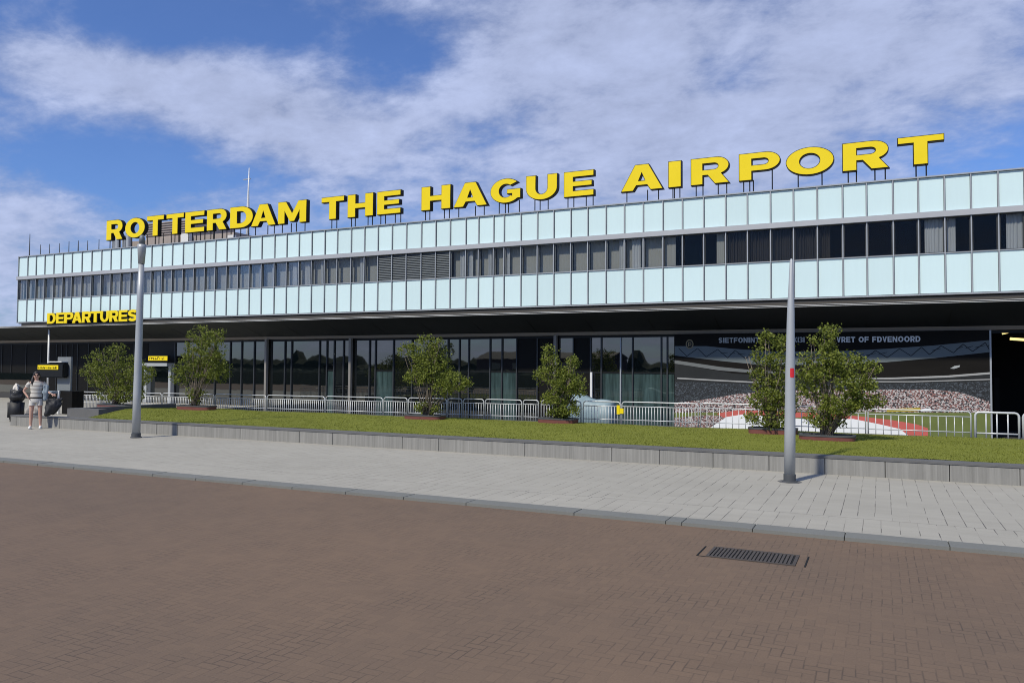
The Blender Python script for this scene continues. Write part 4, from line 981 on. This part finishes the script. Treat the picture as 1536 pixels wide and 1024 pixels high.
crumple(MB().loft([[(math.copysign(abs(math.cos(a))**.6, math.cos(a))*.22*k1, math.copysign(abs(math.sin(a))**.6, math.sin(a))*.15*k1, z) for a in (2*PI*k/24 for k in range(24))] for z, k1 in ((0, .95), (.03, 1), (.3, 1.02), (.45, .95), (.52, .6), (.54, .1))]).build('bag_body', 'beige', bb, smooth=True), .05, 6, 1)
m = MB().box(-.2, .2, -.168, -.158, .25, .29); m.build('strap', 'collar', bb)

# ------------------------------------------------------------------ what the ground floor glass mirrors: far side of the square, plus an added foliage row
r_ = random.Random(31); tl = MB(); rings = []; x = -260
lvl = 2.4
while x < 190:
    if r_.random() < .10: lvl = r_.choice((1.9, 2.3, 2.9, 3.6, 4.4))
    h = lvl+r_.uniform(-.5, .7)+(2.4 if r_.random() < .05 else 0)
    rings.append([(x, -95, -.05), (x, -96, h*.7), (x, -98, h), (x, -101, h*.9), (x, -104, -.05)]); x += r_.uniform(.7, 1.8)
tl.loft(rings); to = tl.build('far_trees', 'treeline'); to['kind'] = 'stuff'; to['label'] = 'far belt of trees across the square mirrored in the glass'; to['category'] = 'trees'
hg = MB(); rings = []; x = -120  # added behind the camera to keep the sunlit road out of the glass
while x < 60:
    h = 1.62+r_.uniform(-.12, .14); rings.append([(x, -9, -.02), (x, -8.95+r_.uniform(-.05, .05), h*.8), (x, -9.3, h), (x, -9.8, h), (x, -10.1, h*.8), (x, -10.1, -.02)]); x += r_.uniform(.3, .7)
hg.loft(rings); tag(hg.build('hedge', 'treeline'), 'clipped dark hedge across the road, seen only mirrored in the ground floor glass', 'hedge')
hs = thing('far_building', 'low building across the square, seen mirrored in the ground floor glass', 'building', (-60, -88, 0))
MB().box(-14, 14, -6, 6, 0, 3.8).build('wall', 'brick_far', hs)
MB().prism([(-14.4, -6.4, 3.8), (-14.4, 6.4, 3.8), (-14.4, 0, 5.2)], (28.8, 0, 0)).build('roof', 'clad', hs)
for k in range(5): MB().box(-11+5*k, -8.6+5*k, 6.0, 6.05, 1.2, 3.0).build('window', 'shopglass', hs)

# ------------------------------------------------------------------ sky and sun
sun_az, sun_el = math.atan2(-.30, -1), math.radians(48)
sdir = Vector((math.sin(sun_az)*math.cos(sun_el), math.cos(sun_az)*math.cos(sun_el), math.sin(sun_el)))
sl = bpy.data.lights.new('sun', 'SUN'); sl.energy = 3.8; sl.angle = math.radians(3.0); sl.color = (1, .935, .79)
so = bpy.data.objects.new('sun', sl); C.objects.link(so); so.rotation_euler = (-sdir).to_track_quat('-Z', 'Y').to_euler(); so.location = (0, -20, 30)
w = bpy.data.worlds.new('World'); S.world = w; w.use_nodes = True; t = T(w.node_tree); nt = w.node_tree
bg = nt.nodes['Background']; out = nt.nodes['World Output']
sky = t.new('ShaderNodeTexSky'); sky.sky_type = 'NISHITA'; sky.sun_disc = False; sky.sun_elevation = sun_el; sky.sun_rotation = sun_az
sky.air_density = 1.0; sky.dust_density = .6; sky.ozone_density = 2.5
tc = t.new('ShaderNodeTexCoord'); sp = t.new('ShaderNodeSeparateXYZ'); t.link(tc.outputs['Generated'], sp.inputs[0])
dx, dy, dz = [N(nt, o) for o in sp.outputs]
az = dx.atan2(dy); el = dz.max(-.2).asin()      # azimuth from +Y towards +X, elevation
den = dz.max(0.0)+.30
u, v = dx*1.75/den, dy*1.75/den
n1 = t.noise(t.vec(u*.9, v*1.05, 3.0), 1.3, 7, .58, .15)
n2 = t.noise(t.vec(u*.95+v*.3, v*1.15-u*.3, 9.0), 3.4, 7, .62, .2)
n3 = t.noise(t.vec(u, v, 1.5), .5, 3)
def azel(px, py):
    d = ray(px, py).normalized(); return math.atan2(d.x, d.y), math.asin(d.z)
def blob(px, py, rx, ry, amp):
    a0, e0 = azel(px, py); k = 1/FPX
    return (((az-a0)/(rx*k)).pow(2.0)*-1.0-((el-e0)/(ry*k)).pow(2.0)).exp()*amp
bias = (blob(950, 190, 330, 150, .30)+blob(880, 20, 260, 90, .22)+blob(1250, 60, 260, 150, .20)+blob(120, 100, 190, 45, .20)+blob(290, 130, 170, 55, .20)+blob(440, 205, 190, 40, .14)+blob(470, 190, 200, 60, .16)+blob(0, 330, 110, 110, .26)+blob(1500, 120, 120, 60, .16)
        +blob(560, 250, 120, 40, .10)+blob(360, 36, 230, 36, -.20)+blob(590, 85, 120, 38, -.16)+blob(60, 20, 120, 22, -.10)+blob(130, 235, 130, 60, -.28)+blob(620, 100, 90, 60, -.12)+blob(1450, 235, 140, 50, -.28)+blob(1090, 110, 60, 50, -.12)+blob(340, 270, 90, 40, -.12)+blob(60, 20, 150, 40, -.10)+blob(1130, 60, 60, 70, -.08))
n4 = t.noise(t.vec(u*1.1+v*.2, v*1.3, 4.0), 9.0, 6, .62, .1)
haze_ = ((el/.13).pow(2.0)*-1.0).exp()*.16
cov = (n1*.75+n2*.66+n4*.26+n3*.2-.925+bias*.9+haze_)
dens = cov.ss(-.14, .32)*.93+.07
tint = t.mix(dens, (.30, .40, .72), (.40, .47, .74))
bg2 = t.new('ShaderNodeBackground')
lum = (n2*.70+n4*.30+n1*.2+.40)*(dens*.25+.75)
t.link(t.scale((.58, .665, .95), lum), bg2.inputs['Color']); bg2.inputs['Strength'].default_value = .78
t.link(t.mulc(sky.outputs[0], (.62, .87, 1.36)), bg.inputs['Color']); bg.inputs['Strength'].default_value = .10
mxs = t.new('ShaderNodeMixShader'); t.link(dens*.92, mxs.inputs[0]); t.link(bg.outputs[0], mxs.inputs[1]); t.link(bg2.outputs[0], mxs.inputs[2]); t.link(mxs.outputs[0], out.inputs['Surface'])
S.view_settings.view_transform = 'Standard'; S.view_settings.look = 'None'; S.view_settings.exposure = 0.0; S.view_settings.gamma = 1
S.render.engine = 'CYCLES'
try: S.cycles.use_denoising = True
except Exception: pass
S.cycles.filter_width = 1.0; S.cycles.max_bounces = 6; S.cycles.transparent_max_bounces = 12
